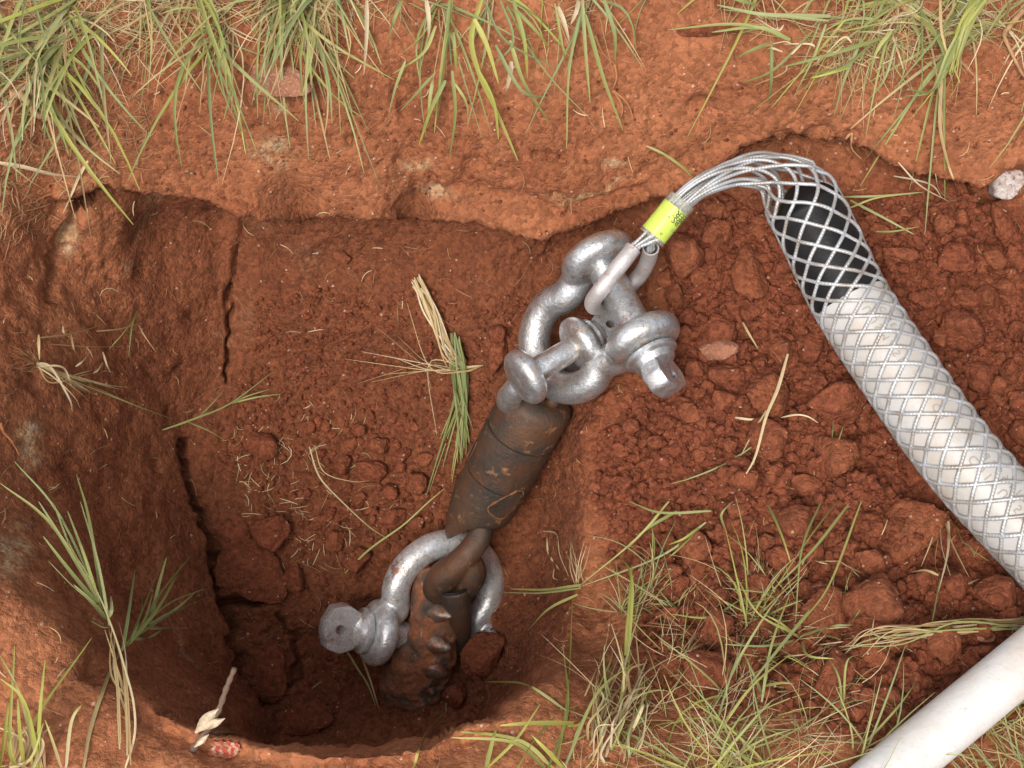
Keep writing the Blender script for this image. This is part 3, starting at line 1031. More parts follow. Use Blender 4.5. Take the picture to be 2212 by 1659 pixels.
# resample at even steps
STEP = .0035
ev = np.arange(0, cum[-1], STEP)
AX = [Vector((np.interp(s, cum, [q.x for q in ax_s]), np.interp(s, cum, [q.y for q in ax_s]), np.interp(s, cum, [q.z for q in ax_s]))) for s in ev]
FR = frames(AX, CN)
def s_at(px, py):
    best = min(range(len(AX)), key=lambda k: (project(np.array(AX[k].x), np.array(AX[k].y), np.array(AX[k].z))[0] - px) ** 2 + (project(np.array(AX[k].x), np.array(AX[k].y), np.array(AX[k].z))[1] - py) ** 2)
    return ev[best]
s_sl0, s_sl1 = s_at(1409, 511), s_at(1468, 439)
s_pipe, s_white = s_at(1708, 404), s_at(1836, 646)
PR = .0405
conduit = thing('plastic_conduit', AX[-1], 'white plastic conduit with a black taped end inside the wire mesh grip', 'conduit')
k0, kw = int(s_pipe / STEP), int(s_white / STEP)
mb = MB()
mb.sweep(AX[kw - 6:], PR, 48)
obj('pipe', mb, 'white_conduit_plastic', conduit, sharp=50)
mb = MB()
seg = AX[k0:kw + 1]
rad = [PR * 1.02] * len(seg)
for k, r in enumerate((.12, .30, .46, .60, .72, .82, .89, .94, .98)):
    rad[k] = PR * r
rad[-1] = PR * 1.012
mb.sweep(seg, rad, 48)
obj('tape_wrap', mb, 'black_tape', conduit, sharp=50)

def text_mesh(txt, size):
    cu = bpy.data.curves.new('t', 'FONT')
    cu.body = txt
    cu.size = size
    cu.resolution_u = 2
    o = bpy.data.objects.new('t', cu)
    COL.objects.link(o)
    bpy.context.view_layer.update()
    dg = bpy.context.evaluated_depsgraph_get()
    me = bpy.data.meshes.new_from_object(o.evaluated_get(dg))
    V = [tuple(v.co) for v in me.vertices]
    Fc = [tuple(p_.vertices) for p_ in me.polygons]
    bpy.data.objects.remove(o)
    bpy.data.meshes.remove(me)
    return V, Fc
def wrap_text(mb, txt, size, place):
    V, Fc = text_mesh(txt, size)
    b = len(mb.v)
    mb.v += [tuple(place(x, y)) for x, y, _ in V]
    mb.f += [tuple(b + i for i in f) for f in Fc]
# faint print on the conduit, running along it on the side facing up
def conduit_place(s0, phi0, flip=1):
    def pl_(x, y):
        s = s0 + x * flip
        k = min(max(int(s / STEP), 0), len(AX) - 2)
        u = s / STEP - k
        q = AX[k].lerp(AX[k + 1], u)
        _, a, b = FR[k]
        ph = phi0 + y * flip / PR
        return q + (a * math.cos(ph) + b * math.sin(ph)) * (PR + .0006)
    return pl_
for s_, txt, sz, ph in ((.022, 'U U S M A S N', .0125, .10), (.030, 'C S I E', .010, -.26), (.15, 'C R', .0125, .05), (.215, 'C 0 1 2 U S 5 0', .0135, .12), (.222, '8 5 3 9 1 1 0', .0125, -.20)):
    mb = MB()
    wrap_text(mb, txt, sz, conduit_place(s_white + s_, ph))
    obj('print', mb, 'brown_print', conduit, smooth=False)

grip = thing('cable_pulling_grip', cp(1409, 511, .05), 'galvanised wire mesh pulling grip stretched over the white conduit', 'pulling grip')
NS = 8
def pitch(s):
    return float(np.interp(s, [0, s_pipe, s_white, s_white + .15, s_white + .4], [1.3, .30, .158, .176, .186]))
dphi = [0.0]
for k in range(1, len(ev)):
    dphi.append(dphi[-1] + 2 * math.pi * STEP / pitch(ev[k]))
tube1_end, tube2_end = cp(1368, 536, .052), cp(1406, 535, .024)
S_END = len(AX) - 1
for fam in (1, -1):
    for i in range(NS):
        ph0 = 2 * math.pi * (i + (.5 if fam < 0 else 0)) / NS
        pts = []
        jit = [random.uniform(-1, 1) for _ in range(4)]
        e = tube1_end if (i + (fam > 0)) % 2 else tube2_end
        off = Vector((jit[0], jit[1], jit[2])) * .004
        tdir = (AX[3] - e).normalized()
        pts.append(e - tdir * .008 + off)
        pts.append(e + off)
        kstart = int((s_sl0 + .004) / STEP)
        for k in range(kstart, S_END):
            s = ev[k]
            r = float(np.interp(s, [0, s_sl1, s_sl1 + .03, s_sl1 + .07, s_pipe - .030, s_pipe - .006, s_pipe + .016], [.0085, .0092, .0104, .0125, .021, .034, PR + .0016]))
            if s < s_pipe:
                r *= 1 + .12 * math.sin(s * 30 + jit[3] * 3 + i)
            ph = ph0 + fam * dphi[k] + (.5 * math.sin(s * 24 + i * 2.1) * max(0, 1 - s / s_pipe))
            r += .0011 * math.cos(NS * (ph - ph0 + (.0 if fam > 0 else .0)) + (0 if fam > 0 else math.pi)) if s > s_pipe + .01 else 0
            _, a, b = FR[k]
            pts.append(AX[k] + (a * math.cos(ph) + b * math.sin(ph)) * max(r, .005))
        mb = MB()
        mb.sweep(pts, .00225, 7)
        obj('wire_strand', mb, 'wire_rope', grip)
# eye tube round the pin of the large shackle
eye = [(1368, 536, .052), (1345, 566, .054), (1318, 600, .053), (1294, 630, .046), (1281, 650, .028), (1283, 662, .004), (1302, 660, -.020), (1335, 638, -.030), (1368, 610, -.030), (1390, 583, -.020), (1402, 556, .004), (1406, 536, .024)]
eo = [Vector(q) for q in spline([tuple(cp(*q)) for q in eye], 6)]
mb = MB()
mb.sweep(eo, .0094, 22, caps=False)
mb.sweep(eo[::-1], .0080, 22, caps=False)
nn_ = 22
o2 = nn_ * len(eo)
fr1 = frames(eo); 
for e_, tg in ((eo[0], (eo[0] - eo[1]).normalized()), (eo[-1], (eo[-1] - eo[-2]).normalized())):
    a = tg.orthogonal().normalized(); b = tg.cross(a)
    mb.quad_strip_rings([[e_ + (a * math.cos(2 * math.pi * j / 24) + b * math.sin(2 * math.pi * j / 24)) * r for j in range(24)] for r in (.0078, .0096)], True, False)
obj('eye_tube', mb, 'aluminium_tube', grip, sharp=50)
# yellow label sleeve
ka, kb = int(s_sl0 / STEP), int(s_sl1 / STEP)
A0, A1 = AX[ka], AX[kb]
sax = (A1 - A0).normalized()
slen = (A1 - A0).length
SR = .0157
sleeve = None
mb = MB()
mb.lathe([(slen * .05, SR * .93), (slen * .05, SR), (slen * .84, SR), (slen * .84, SR * .93)], A0, sax, 40)
sleeve = obj('label_sleeve', mb, 'yellow_label', grip, sharp=50)
mb = MB()
mb.lathe([(-.002, SR * .95), (-.002, SR * 1.03), (slen * .5, SR * 1.03), (slen + .001, SR * 1.05), (slen + .003, SR * 1.10), (slen + .003, SR * .98), (slen * .9, SR * .97), (slen * .9, SR * .9)], A0, sax, 40, caps=False)
obj('clear_tube', mb, 'clear_plastic', sleeve, sharp=60)
sv = (CN - sax * CN.dot(sax)).normalized()
sh = sax.cross(sv)                       # across the sleeve
if sh.dot(CR) < 0:
    sh = -sh
def sleeve_place(s0, phi0):
    def pl_(x, y):                       # letters stand with their tops towards the shackle and run right to left
        ph = phi0 - x / SR
        return A0 + sax * (s0 - y) + (sv * math.cos(ph) + sh * math.sin(ph)) * (SR * 1.045)
    return pl_
for txt, sz, s0_, ph_ in (('LBS.', .0105, .66, 1.30), ('EER', .0105, .82, 1.28), ('*', .007, .64, .10), ('o', .006, .20, .45), ('x', .006, .40, 1.25)):
    mb = MB()
    wrap_text(mb, txt, sz, sleeve_place(slen * s0_, ph_))
    obj('print', mb, 'black_print', sleeve, smooth=False)

# ------------------------------------------------------------------ white pipe lying on the near edge
pp0, pp1 = pz(1881, 1704, -.022), pz(2246, 1402, -.040)
pd = (pp1 - pp0).normalized()
pts = [pp0 - pd * .35, pp0 - pd * .1, pp0, (pp0 + pp1) / 2, pp1, pp1 + pd * .1, pp1 + pd * .5]
mb = MB()
mb.sweep(pts, .0262, 48)
tag(obj('plastic_pipe', mb, 'white_pipe_plastic', sharp=50), 'plain white plastic pipe lying on the grass in the lower right corner', 'pipe')

# ------------------------------------------------------------------ stones and clods
def clod_mesh(name, seed, sub=4, planes=9, rough=.14, lump=.10):
    bm = bmesh.new()
    bmesh.ops.create_icosphere(bm, subdivisions=sub, radius=1)
    V = np.array([v.co[:] for v in bm.verts])
    r_ = np.random.default_rng(seed)
    rr = np.full(len(V), 1.25)
    for _k in range(planes):
        n = r_.normal(size=3); n /= np.linalg.norm(n)
        d = r_.uniform(.62, .98)
        dot = V @ n
        rr = np.where(dot > .05, np.minimum(rr, d / np.maximum(dot, .05)), rr)
    U = V * rr[:, None]
    U += V * (rough * fbm(U * 2.2 + seed, 4, seed) + lump * (1 - worley(U * 4 + seed, seed)) + lump * .9 * (1 - worley(U * 8.5 + seed, seed + 1)) + .06 * fbm(U * 10 + seed, 3, seed + 3))[:, None]
    for v, c in zip(bm.verts, U):
        v.co = c
    me = bpy.data.meshes.new(name)
    bm.to_mesh(me)
    bm.free()
    me.polygons.foreach_set('use_smooth', [True] * len(me.polygons))
    return me
CL = [clod_mesh('clod', 100 + k, 4, 12 if k % 2 else 18, .11 if k % 2 else .06, .07 if k % 2 else .04) for k in range(16)]
CLS = [clod_mesh('small_clod', 200 + k, 3, 7) for k in range(10)]
placed = []
CLODS = []
LAND = {'A': [(1400, 500, 'beside the yellow label sleeve'), (1450, 620, 'right of the eye tube'), (1560, 450, 'under the wire bundle'), (1640, 540, 'left of the black taped end'), (1568, 765, 'around the flat pink stone'), (1430, 800, 'by the big shackle pin head'), (1720, 700, 'along the upper white conduit'), (1660, 850, 'near the long dry straw stem'), (1830, 930, 'along the middle of the conduit'), (1480, 1000, 'on the slope below the big shackle'), (1330, 1050, 'on the slope right of the rusty barrel'), (1700, 1040, 'under the foot of the long straw stem')],
        'B': [(1880, 480, 'right of the black taped end'), (2150, 440, 'below the white granite rock'), (2000, 560, 'under the hanging blades'), (2180, 600, 'at the right edge under the granite rock'), (1990, 690, 'right of the upper white conduit'), (2100, 760, 'round the two large right hand clods'), (2190, 900, 'at the right edge above the conduit')],
        'D': [(1400, 1150, 'near the bent straw loop'), (1560, 1130, 'by the pale green stems'), (1750, 1130, 'below the straw stem'), (1950, 1120, 'beside the leaning clay slab'), (1500, 1330, 'in the left of the lower grass'), (1700, 1320, 'in the middle of the lower grass'), (1900, 1330, 'round the largest lower clod'), (2120, 1300, 'between conduit and plain white pipe'), (1600, 1480, 'in the dry straw clump'), (1820, 1500, 'left of the plain white pipe')],
        'C': [(720, 930, 'left of the green tuft'), (860, 940, 'beside the green tuft blades'), (800, 1040, 'round the loaf shaped floor clod'), (720, 1150, 'near the two tone stem'), (880, 1130, 'above the lower shackle bow'), (560, 1100, 'by the left wall cracks'), (620, 1400, 'by the lower left wall'), (1000, 1470, 'below the drill bit'), (1080, 740, 'left of the small shackle')]}
def clod_label(px, py, s, grp):
    key = {'clods heaped left of the conduit': 'A', 'clods right of the conduit': 'B', 'clods on the pit floor': 'C'}.get(grp, 'D')
    where = min(LAND[key], key=lambda q: (q[0] - px) ** 2 + (q[1] - py) ** 2)[2]
    size = 'tiny' if s < 24 else 'small' if s < 34 else 'medium' if s < 58 else 'large'
    tone = {'A': 'crumbly red', 'B': 'rough red', 'C': 'moist red', 'D': 'grassy red'}[key]
    return '%s %s clay clod %s' % (size, tone, where)
def place_clod(px, py, wpx, hpx, rot, label, group, mats='clod_soil', name='soil_clod', cat='clod', sink=.25, me=None, thick=.75):
    q, n = surf(px, py)
    dep = (CAM - q).dot(CN)
    s = dep / FPX
    a, b = wpx * s / 2, hpx * s / 2
    c = min(a, b) * thick
    if label in (L_A, L_B, L_C, L_D):
        label = clod_label(px, py, max(wpx, hpx), group)
    me = me or random.choice(CL if max(wpx, hpx) > 34 else CLS)
    o = bpy.data.objects.new(name, me)
    COL.objects.link(o)
    nrm = (n * .5 + CN * .5).normalized()
    x = (CR * math.cos(rot) - CU * math.sin(rot))
    x = (x - nrm * x.dot(nrm)).normalized()
    y = nrm.cross(x)
    R = Matrix((x, y, nrm)).transposed()
    spin = Matrix.Rotation(random.choice((0, math.pi)), 3, 'X')
    o.rotation_euler = (R @ spin).to_euler()
    o.scale = (a, b, c)
    o.location = q + nrm * c * (1 - 2 * sink) * 1.05
    if not me.materials:
        me.materials.append(MATS[mats])
    tag(o, label, cat, group)
    placed.append((px, py, max(wpx, hpx)))
    CLODS.append((px, py, o))
    return o
G_A, G_B, G_C, G_D = 'clods heaped left of the conduit', 'clods right of the conduit', 'clods on the pit floor', 'clods among the lower right grass'
L_A = 'crumbly red clay clod in the loose heap between the shackles and the conduit'
L_B = 'crumbly red clay clod in the heap to the right of the mesh covered conduit'
L_C = 'moist red clay clod on the pit floor left of the rusty barrel'
L_D = 'red clay clod lying among the grass blades below the conduit'
HERO = [(1486, 549, 104, 112, .3, 'big crumbly clod just right of the yellow label and eye tube', G_A), (1539, 507, 62, 78, .5, L_A, G_A), (1594, 519, 48, 52, .2, L_A, G_A), (1536, 451, 66, 42, .1, L_A, G_A), (1572, 445, 38, 34, 0, L_A, G_A), (1637, 433, 62, 50, .2, L_A, G_A),
        (1608, 606, 92, 124, .2, 'tall lumpy clod beside the black taped end of the conduit', G_A), (1643, 495, 54, 80, .2, L_A, G_A), (1688, 574, 34, 64, .2, L_A, G_A), (1554, 719, 96, 80, .2, 'rounded clod directly above the flat pink stone', G_A), (1584, 668, 34, 40, 0, L_A, G_A), (1685, 754, 66, 64, .1, L_A, G_A),
        (1724, 671, 76, 46, .2, L_A, G_A), (1652, 850, 108, 100, .1, 'largest round clod below the flat pink stone', G_A), (1571, 811, 66, 50, .2, L_A, G_A), (1560, 868, 56, 52, .4, L_A, G_A), (1798, 852, 140, 112, .3, 'broad clod close to the left edge of the white conduit', G_A), (1670, 942, 102, 96, .1, 'wide clod under the dry straw stem', G_A),
        (1812, 980, 100, 90, .3, L_A, G_A), (1760, 760, 60, 70, .3, L_A, G_A), (1460, 640, 50, 56, .3, L_A, G_A), (1490, 690, 44, 40, .1, L_A, G_A), (1440, 600, 40, 44, .1, L_A, G_A), (1505, 800, 48, 40, .1, L_A, G_A), (1490, 900, 60, 46, .2, L_A, G_A), (1420, 960, 50, 40, .2, L_A, G_A), (1350, 1040, 46, 40, .2, L_A, G_A),
        (1740, 1050, 80, 60, .2, L_A, G_A), (1610, 1030, 70, 56, .2, L_A, G_A),
        (2088, 719, 114, 100, .2, 'large rounded clod right of the upper white conduit', G_B), (2075, 642, 62, 50, .3, L_B, G_B), (2130, 640, 60, 56, .3, L_B, G_B), (2096, 815, 96, 90, .2, 'second rounded clod, just below the largest one right of the conduit', G_B), (2170, 800, 60, 64, .1, L_B, G_B), (2190, 860, 60, 60, .1, L_B, G_B), (1995, 650, 100, 40, .2, L_B, G_B),
        (2157, 488, 54, 118, -.5, 'long upright wedge of clay below the white granite rock', G_B), (2004, 545, 34, 50, 0, L_B, G_B), (2071, 508, 42, 38, 0, L_B, G_B), (2073, 566, 92, 72, .2, L_B, G_B), (2143, 556, 52, 46, 0, L_B, G_B), (1944, 556, 96, 40, .1, L_B, G_B), (2195, 560, 40, 60, 0, L_B, G_B), (2020, 730, 44, 50, 0, L_B, G_B), (2185, 720, 50, 50, 0, L_B, G_B), (2200, 930, 50, 60, 0, L_B, G_B), (1900, 500, 60, 40, 0, L_B, G_B), (2170, 620, 60, 40, 0, L_B, G_B),
        (1962, 1155, 108, 176, .75, 'big smooth slab of clay leaning against the lower conduit', G_D), (1590, 1111, 60, 64, .2, L_D, G_D), (1520, 1187, 92, 86, .3, 'round clod under the long pale grass stem', G_D), (1899, 1305, 138, 120, .2, 'largest clod among the grass below the conduit', G_D), (1722, 1135, 92, 80, .2, L_D, G_D), (1774, 1326, 112, 104, .3, L_D, G_D),
        (1548, 1357, 92, 84, .3, L_D, G_D), (1531, 1461, 134, 88, .1, 'flat topped clod deep in the lower grass clump', G_D), (1791, 1458, 106, 104, .3, L_D, G_D), (1878, 1413, 86, 70, .2, L_D, G_D), (1920, 1500, 70, 62, .4, L_D, G_D), (2034, 1395, 104, 84, .2, L_D, G_D), (2156, 1291, 102, 84, .3, L_D, G_D), (2060, 1260, 60, 60, .2, L_D, G_D), (1680, 1220, 70, 60, .2, L_D, G_D), (1870, 1210, 70, 60, .1, L_D, G_D), (2120, 1360, 50, 50, 0, L_D, G_D), (1850, 1540, 50, 44, 0, L_D, G_D), (1640, 1270, 60, 50, 0, L_D, G_D), (1700, 1400, 60, 60, 0, L_D, G_D),
        (805, 1024, 80, 54, .1, 'loaf shaped clod on the pit floor beside the green grass tuft', G_C), (827, 961, 46, 50, .3, L_C, G_C), (743, 997, 46, 52, .6, L_C, G_C), (845, 1117, 66, 52, .2, L_C, G_C), (899, 1046, 50, 60, .2, L_C, G_C), (870, 980, 40, 36, 0, L_C, G_C), (899, 1131, 40, 34, 0, L_C, G_C), (780, 930, 34, 30, 0, L_C, G_C), (850, 1060, 36, 34, 0, L_C, G_C), (780, 1080, 40, 36, 0, L_C, G_C), (760, 960, 30, 28, 0, L_C, G_C), (920, 990, 34, 30, 0, L_C, G_C), (730, 1170, 44, 52, .2, L_C, G_C), (770, 1210, 60, 60, .2, L_C, G_C), (740, 555, 50, 30, .5, 'small upright clod near the top of the pit behind the straw tuft', G_C), (1080, 770, 60, 96, .2, 'clod wedged left of the small shackle', G_C), (1075, 720, 36, 36, 0, L_C, G_C),
        (552, 1232, 142, 126, .2, 'broad cracked slab of clay at the foot of the left wall', G_C), (512, 1149, 86, 74, .2, 'cracked clay block above the broad slab by the left wall', G_C), (600, 1150, 96, 84, .4, L_C, G_C), (583, 1440, 104, 116, .1, 'dark clay block at the foot of the lower left wall', G_C), (660, 1545, 128, 84, .1, 'dark clay block in the front bottom corner of the pit', G_C), (640, 1250, 50, 70, .1, L_C, G_C), (560, 965, 78, 60, .4, 'single clay lump below the crack in the back wall', G_C), (1048, 1402, 118, 104, .3, 'moist clod burying the right end of the lower shackle pin', G_C), (1030, 1440, 80, 50, .3, 'low clod on the pit floor right of the drill bit', G_C), (990, 1500, 80, 60, .2, L_C.replace('left of the rusty barrel', 'just below the drill bit teeth'), G_C)]
for px, py, a, b, r, lab, grp in HERO:
    slab = 'slab' in lab or 'block' in lab
    kk = 1.0 if slab else .9
    place_clod(px, py, a * kk, b * kk, r, lab, grp, sink=.46 if slab else .12, thick=.36 if slab else .82)
rp = random.Random(5)
def scatter(poly, n, smin, smax, lab, grp):
    k = tries = 0
    xs = [q[0] for q in poly]; ys = [q[1] for q in poly]
    while k < n and tries < n * 40:
        tries += 1
        x, y = rp.uniform(min(xs), max(xs)), rp.uniform(min(ys), max(ys))
        if not inside(np.array([x]), np.array([y]), poly)[0]:
            continue
        s = smin + (smax - smin) * rp.random() ** 2.2
        if any((x - a) ** 2 + (y - b) ** 2 < ((s + c) * .36) ** 2 for a, b, c in placed):
            continue
        place_clod(x, y, s, s * rp.uniform(.7, 1.05), rp.uniform(0, 3), lab, grp, sink=.14)
        k += 1
scatter([(1440, 560), (1560, 440), (1660, 480), (1760, 680), (1900, 930), (1900, 1050), (1300, 1080), (1330, 940), (1480, 780)], 72, 20, 44, L_A, G_A)
scatter([(1850, 470), (2080, 440), (2212, 520), (2212, 980), (2150, 960), (1990, 720), (1880, 540)], 46, 20, 46, L_B, G_B)
scatter([(1320, 1080), (1900, 1080), (2080, 1240), (2212, 1260), (2212, 1340), (1900, 1580), (1420, 1430)], 60, 22, 50, L_D, G_D)
scatter([(660, 880), (940, 900), (960, 1060), (900, 1160), (700, 1180), (640, 1040)], 40, 15, 32, L_C, G_C)

o = place_clod(2178, 398, 92, 78, .1, 'white speckled granite rock half buried at the right edge', None, 'granite', 'rock', 'rock', sink=.05, me=clod_mesh('rock', 301, 4, 10, .05, .02))
o = place_clod(1568, 765, 100, 44, .08, 'flat elongated pink stone lying on the loose clods', None, 'pink_sandstone', 'stone', 'stone', sink=-.25, me=clod_mesh('stone', 305, 4, 8, .05, .02), thick=.6)
o = place_clod(600, 172, 150, 66, .2, 'flat pale red clay flake under the hanging grass on the back wall', None, 'pink_sandstone', 'clay_flake', 'clay flake', sink=.45, me=clod_mesh('clay_flake', 309, 4, 9, .06, .03), thick=.35)
o = place_clod(1520, 66, 120, 30, .05, 'smooth clay ledge stone in the top right of the back wall', None, 'clod_soil', 'stone', 'stone', sink=.5, me=clod_mesh('stone', 311, 4, 9, .05, .02), thick=.6)
o = place_clod(2130, 1375, 40, 26, .3, 'small bright pink stone chip beside the white plastic pipe', None, 'pink_sandstone', 'stone', 'stone', me=clod_mesh('stone', 312, 3, 8))

# clods that would share a label are told apart by their order from the left
same = {}
for px, py, o in CLODS:
    same.setdefault(o['label'], []).append((px, py, o))
ORD = ['leftmost', 'second from left', 'third from left', 'fourth from left', 'fifth from left', 'sixth from left', 'seventh from left', 'eighth from left', 'ninth from left', 'tenth from left']
for lab, lst in same.items():
    if 1 < len(lst) <= 10:
        lst.sort(key=lambda q: q[0])
        for k, (px, py, o) in enumerate(lst):
            word = {2: ['left hand', 'right hand'], 3: ['leftmost', 'middle', 'rightmost']}.get(len(lst), ORD)[k]
            if len(lst) > 3 and k == len(lst) - 1:
                word = 'rightmost'
            o['label'] = word + ' ' + lab if ' from ' not in word else lab + ', ' + word

# crumbs: thousands of small granules, one mesh
def crumbs(name, regions, label, seed):
    r_ = random.Random(seed)
    bases = []
    for k in range(6):
        bm = bmesh.new()
        bmesh.ops.create_icosphere(bm, subdivisions=1, radius=1)
        V = np.array([v.co[:] for v in bm.verts])
        V *= (1 + .5 * fbm(V * 1.7 + k * 9, 2, k))[:, None] * np.array([1.15, .85, .7])
        Fc = [tuple(v.index for v in f.verts) for f in bm.faces]
        bm.free()
        bases.append((V, Fc))
    VV, FF, off = [], [], 0
    for poly, n, s0, s1 in regions:
        xs = [q[0] for q in poly]; ys = [q[1] for q in poly]
        k = 0
        while k < n:
            x, y = r_.uniform(min(xs), max(xs)), r_.uniform(min(ys), max(ys))
            if not inside(np.array([x]), np.array([y]), poly)[0]:
                continue
            k += 1
            q, _n = surf(x, y)
            V, Fc = bases[r_.randrange(6)]
            s = s0 + (s1 - s0) * r_.random() ** 3
            M = np.array(Matrix.Rotation(r_.uniform(0, 6.28), 3, Vector((r_.gauss(0, 1), r_.gauss(0, 1), r_.gauss(0, 1)))))
            VV.append((V * s) @ M.T + np.array(q + _n * s * .45))
            FF.extend(tuple(i + off for i in f) for f in Fc)
            off += len(V)
    me = bpy.data.meshes.new(name)
    me.from_pydata(np.concatenate(VV).tolist(), [], FF)
    o = link(name, me, 'clod_soil', smooth=False)
    return tag(o, label, None, None, 'stuff')
crumbs('soil_crumbs', [([(1440, 540), (1560, 420), (1660, 470), (1780, 680), (1960, 960), (1960, 1080), (1280, 1120), (1290, 950), (1460, 780)], 5600, .0012, .0095),
                       ([(1820, 440), (2080, 420), (2260, 500), (2260, 1020), (2150, 980), (1990, 740), (1860, 540)], 2000, .0014, .0075),
                       ([(1290, 1100), (1960, 1080), (2100, 1260), (2212, 1260), (2212, 1400), (1900, 1600), (1400, 1500)], 2200, .0014, .0075),
                       ([(560, 620), (1200, 640), (1100, 900), (950, 1180), (640, 1200), (480, 1000), (520, 800)], 3000, .0010, .0052),
                       ([(480, 1200), (1200, 1200), (1180, 1420), (1000, 1540), (580, 1570)], 900, .0010, .0045),
                       ([(0, 200), (2212, 150), (2212, 400), (1200, 520), (0, 420)], 700, .0008, .0030)], 'loose red soil crumbs strewn over the heap and pit floor', 3)

# ------------------------------------------------------------------ grass and plant litter
GREEN = [(.22, .27, .08), (.30, .35, .11), (.37, .41, .18), (.23, .30, .12), (.42, .43, .14)]
LIME = [(.40, .42, .08), (.48, .47, .12), (.36, .38, .07)]
STRAW = [(.60, .45, .22), (.66, .53, .31), (.52, .37, .17), (.70, .58, .38), (.46, .30, .15)]
def jitc(c, a=.15):
    k = 1 + random.uniform(-a, a)
    return tuple(min(.9, x * k) for x in c)
def blade_px(mb, pts, width, col, root_lift=.003, tip_lift=.02, arch=.01, tip=None, per=7):
    """a blade that runs through the given picture points; depth goes from the ground at its root to tip_lift above the ground at its tip"""
    d0 = sdepth(*pts[0]) - root_lift
    d1 = sdepth(*pts[-1]) - tip_lift
    sp_ = spline([(*q, 0) for q in pts], per)
    n = len(sp_)
    out = []
    for k, q in enumerate(sp_):
        u = k / (n - 1)
        d = d0 + (d1 - d0) * u - arch * 4 * u * (1 - u)
        d = min(d, sdepth(q[0], q[1]) - .0035)
        out.append(CAM + ray(q[0], q[1]) * d)
    mb.ribbon(out, width, col, up=(CN + Vector((random.gauss(0, .35), random.gauss(0, .35), 0))).normalized(), coltip=tip)
def grow(mb, root, d0, L, w, col, bend, n=6, tip=None):
    pts = []
    d0 = Vector(d0).normalized()
    wob_ = Vector((random.gauss(0, 1), random.gauss(0, 1), random.gauss(0, 1))) * .06
    for k in range(n + 1):
        u = k / n
        q = root + d0 * L * u + Vector(bend) * L * u * u + wob_ * L * math.sin(u * 3.1)
        if k:
            z = top_z(q.x, q.y) + .002 + .004 * u
            if q.z < z:
                q.z = z
        pts.append(q)
    mb.ribbon(pts, w * 1.3, col, coltip=tip)
def patch(mb, poly, n, dirs, L, W, mixg, bend, spread=.35):
    """dirs: picture direction (right, down) plus upward part"""
    xs = [q[0] for q in poly]; ys = [q[1] for q in poly]
    k = 0
    left_ = 0
    while k < n:
        if left_ <= 0:
            cx_, cy_ = random.uniform(min(xs), max(xs)), random.uniform(min(ys), max(ys))
            if not inside(np.array([cx_]), np.array([cy_]), poly)[0]:
                continue
            left_ = random.randint(5, 16)
            cdir = random.choice(dirs)
        left_ -= 1
        x, y = cx_ + random.gauss(0, 13), cy_ + random.gauss(0, 9)
        k += 1
        q, _n = surf(x, y)
        dx, dy, up = cdir if random.random() < .7 else random.choice(dirs)
        d = Vector((dx + random.gauss(0, spread), -dy + random.gauss(0, spread), max(.05, up + random.gauss(0, spread * .6))))
        r = random.random()
        if r < mixg[0]:
            c = jitc(random.choice(GREEN)); tp = jitc(random.choice(GREEN + STRAW[:1]))
        elif r < mixg[0] + mixg[1]:
            c = jitc(random.choice(LIME)); tp = jitc(random.choice(LIME + GREEN))
        else:
            c = jitc(random.choice(STRAW)); tp = None
        l_ = random.uniform(*L) * (1 if r < mixg[0] + mixg[1] else .75)
        grow(mb, q - Vector((0, 0, .002)), d, l_, random.uniform(*W) * (1 if r < mixg[0] + mixg[1] else .55), c, (random.gauss(bend[0], .12), random.gauss(bend[1], .12), random.gauss(bend[2], .12)), tip=tp)
def grass_stuff(name, label, calls):
    mb = MB()
    for c in calls:
        patch(mb, *c)
    o = obj(name, mb, 'grass_blade', org=(0, 0, 0))
    return tag(o, label, None, None, 'stuff')
random.seed(21)
grass_stuff('grass', 'dense green and straw grass hanging over the rim in the top left', [
    ([(-150, -90), (420, -90), (400, 60), (200, 95), (60, 170), (-150, 240)], 180, [(-.5, .5, .35), (-.8, .35, .3), (.2, .7, .4)], (.07, .21), (.0024, .0048), (.50, .12), (0, -.05, -.35)),
    ([(380, -90), (760, -90), (740, 40), (640, 110), (420, 70)], 150, [(0, .7, .3), (.25, .7, .3), (-.2, .6, .3)], (.07, .20), (.0022, .0044), (.52, .06), (0, -.05, -.45)),
    ([(-100, -60), (760, -60), (740, 90), (400, 90), (60, 180), (-100, 230)], 950, [(0, .5, .25), (.5, .3, .2), (-.5, .3, .2)], (.03, .10), (.0008, .0016), (.05, .02), (0, 0, -.3), .6)])
grass_stuff('grass', 'sparse hanging grass along the middle of the back rim', [
    ([(820, -80), (1420, -80), (1380, 0), (1250, 20), (850, 20)], 36, [(0, .7, .2), (.2, .7, .2), (-.25, .7, .2)], (.05, .15), (.0016, .0034), (.62, .06), (0, -.05, -.45)),
    ([(740, -60), (1450, -60), (1400, 40), (760, 60)], 130, [(0, .5, .25), (.5, .3, .2), (-.5, .3, .2)], (.02, .08), (.0008, .0016), (.08, .02), (0, 0, -.3), .6)])
grass_stuff('grass', 'spreading green and straw grass along the top right rim', [
    ([(1560, -80), (2300, -80), (2300, 90), (1950, 90), (1720, 70)], 120, [(-.7, .35, .3), (-.3, .7, .3), (.1, .6, .3), (-.8, 0, .35)], (.06, .17), (.0022, .0046), (.42, .16), (0, -.05, -.4)),
    ([(1560, -60), (2300, -60), (2300, 120), (1800, 120), (1640, 70)], 460, [(-.5, .5, .2), (0, .6, .2), (.5, .3, .2)], (.03, .11), (.0008, .0017), (.06, .04), (0, 0, -.3), .6)])
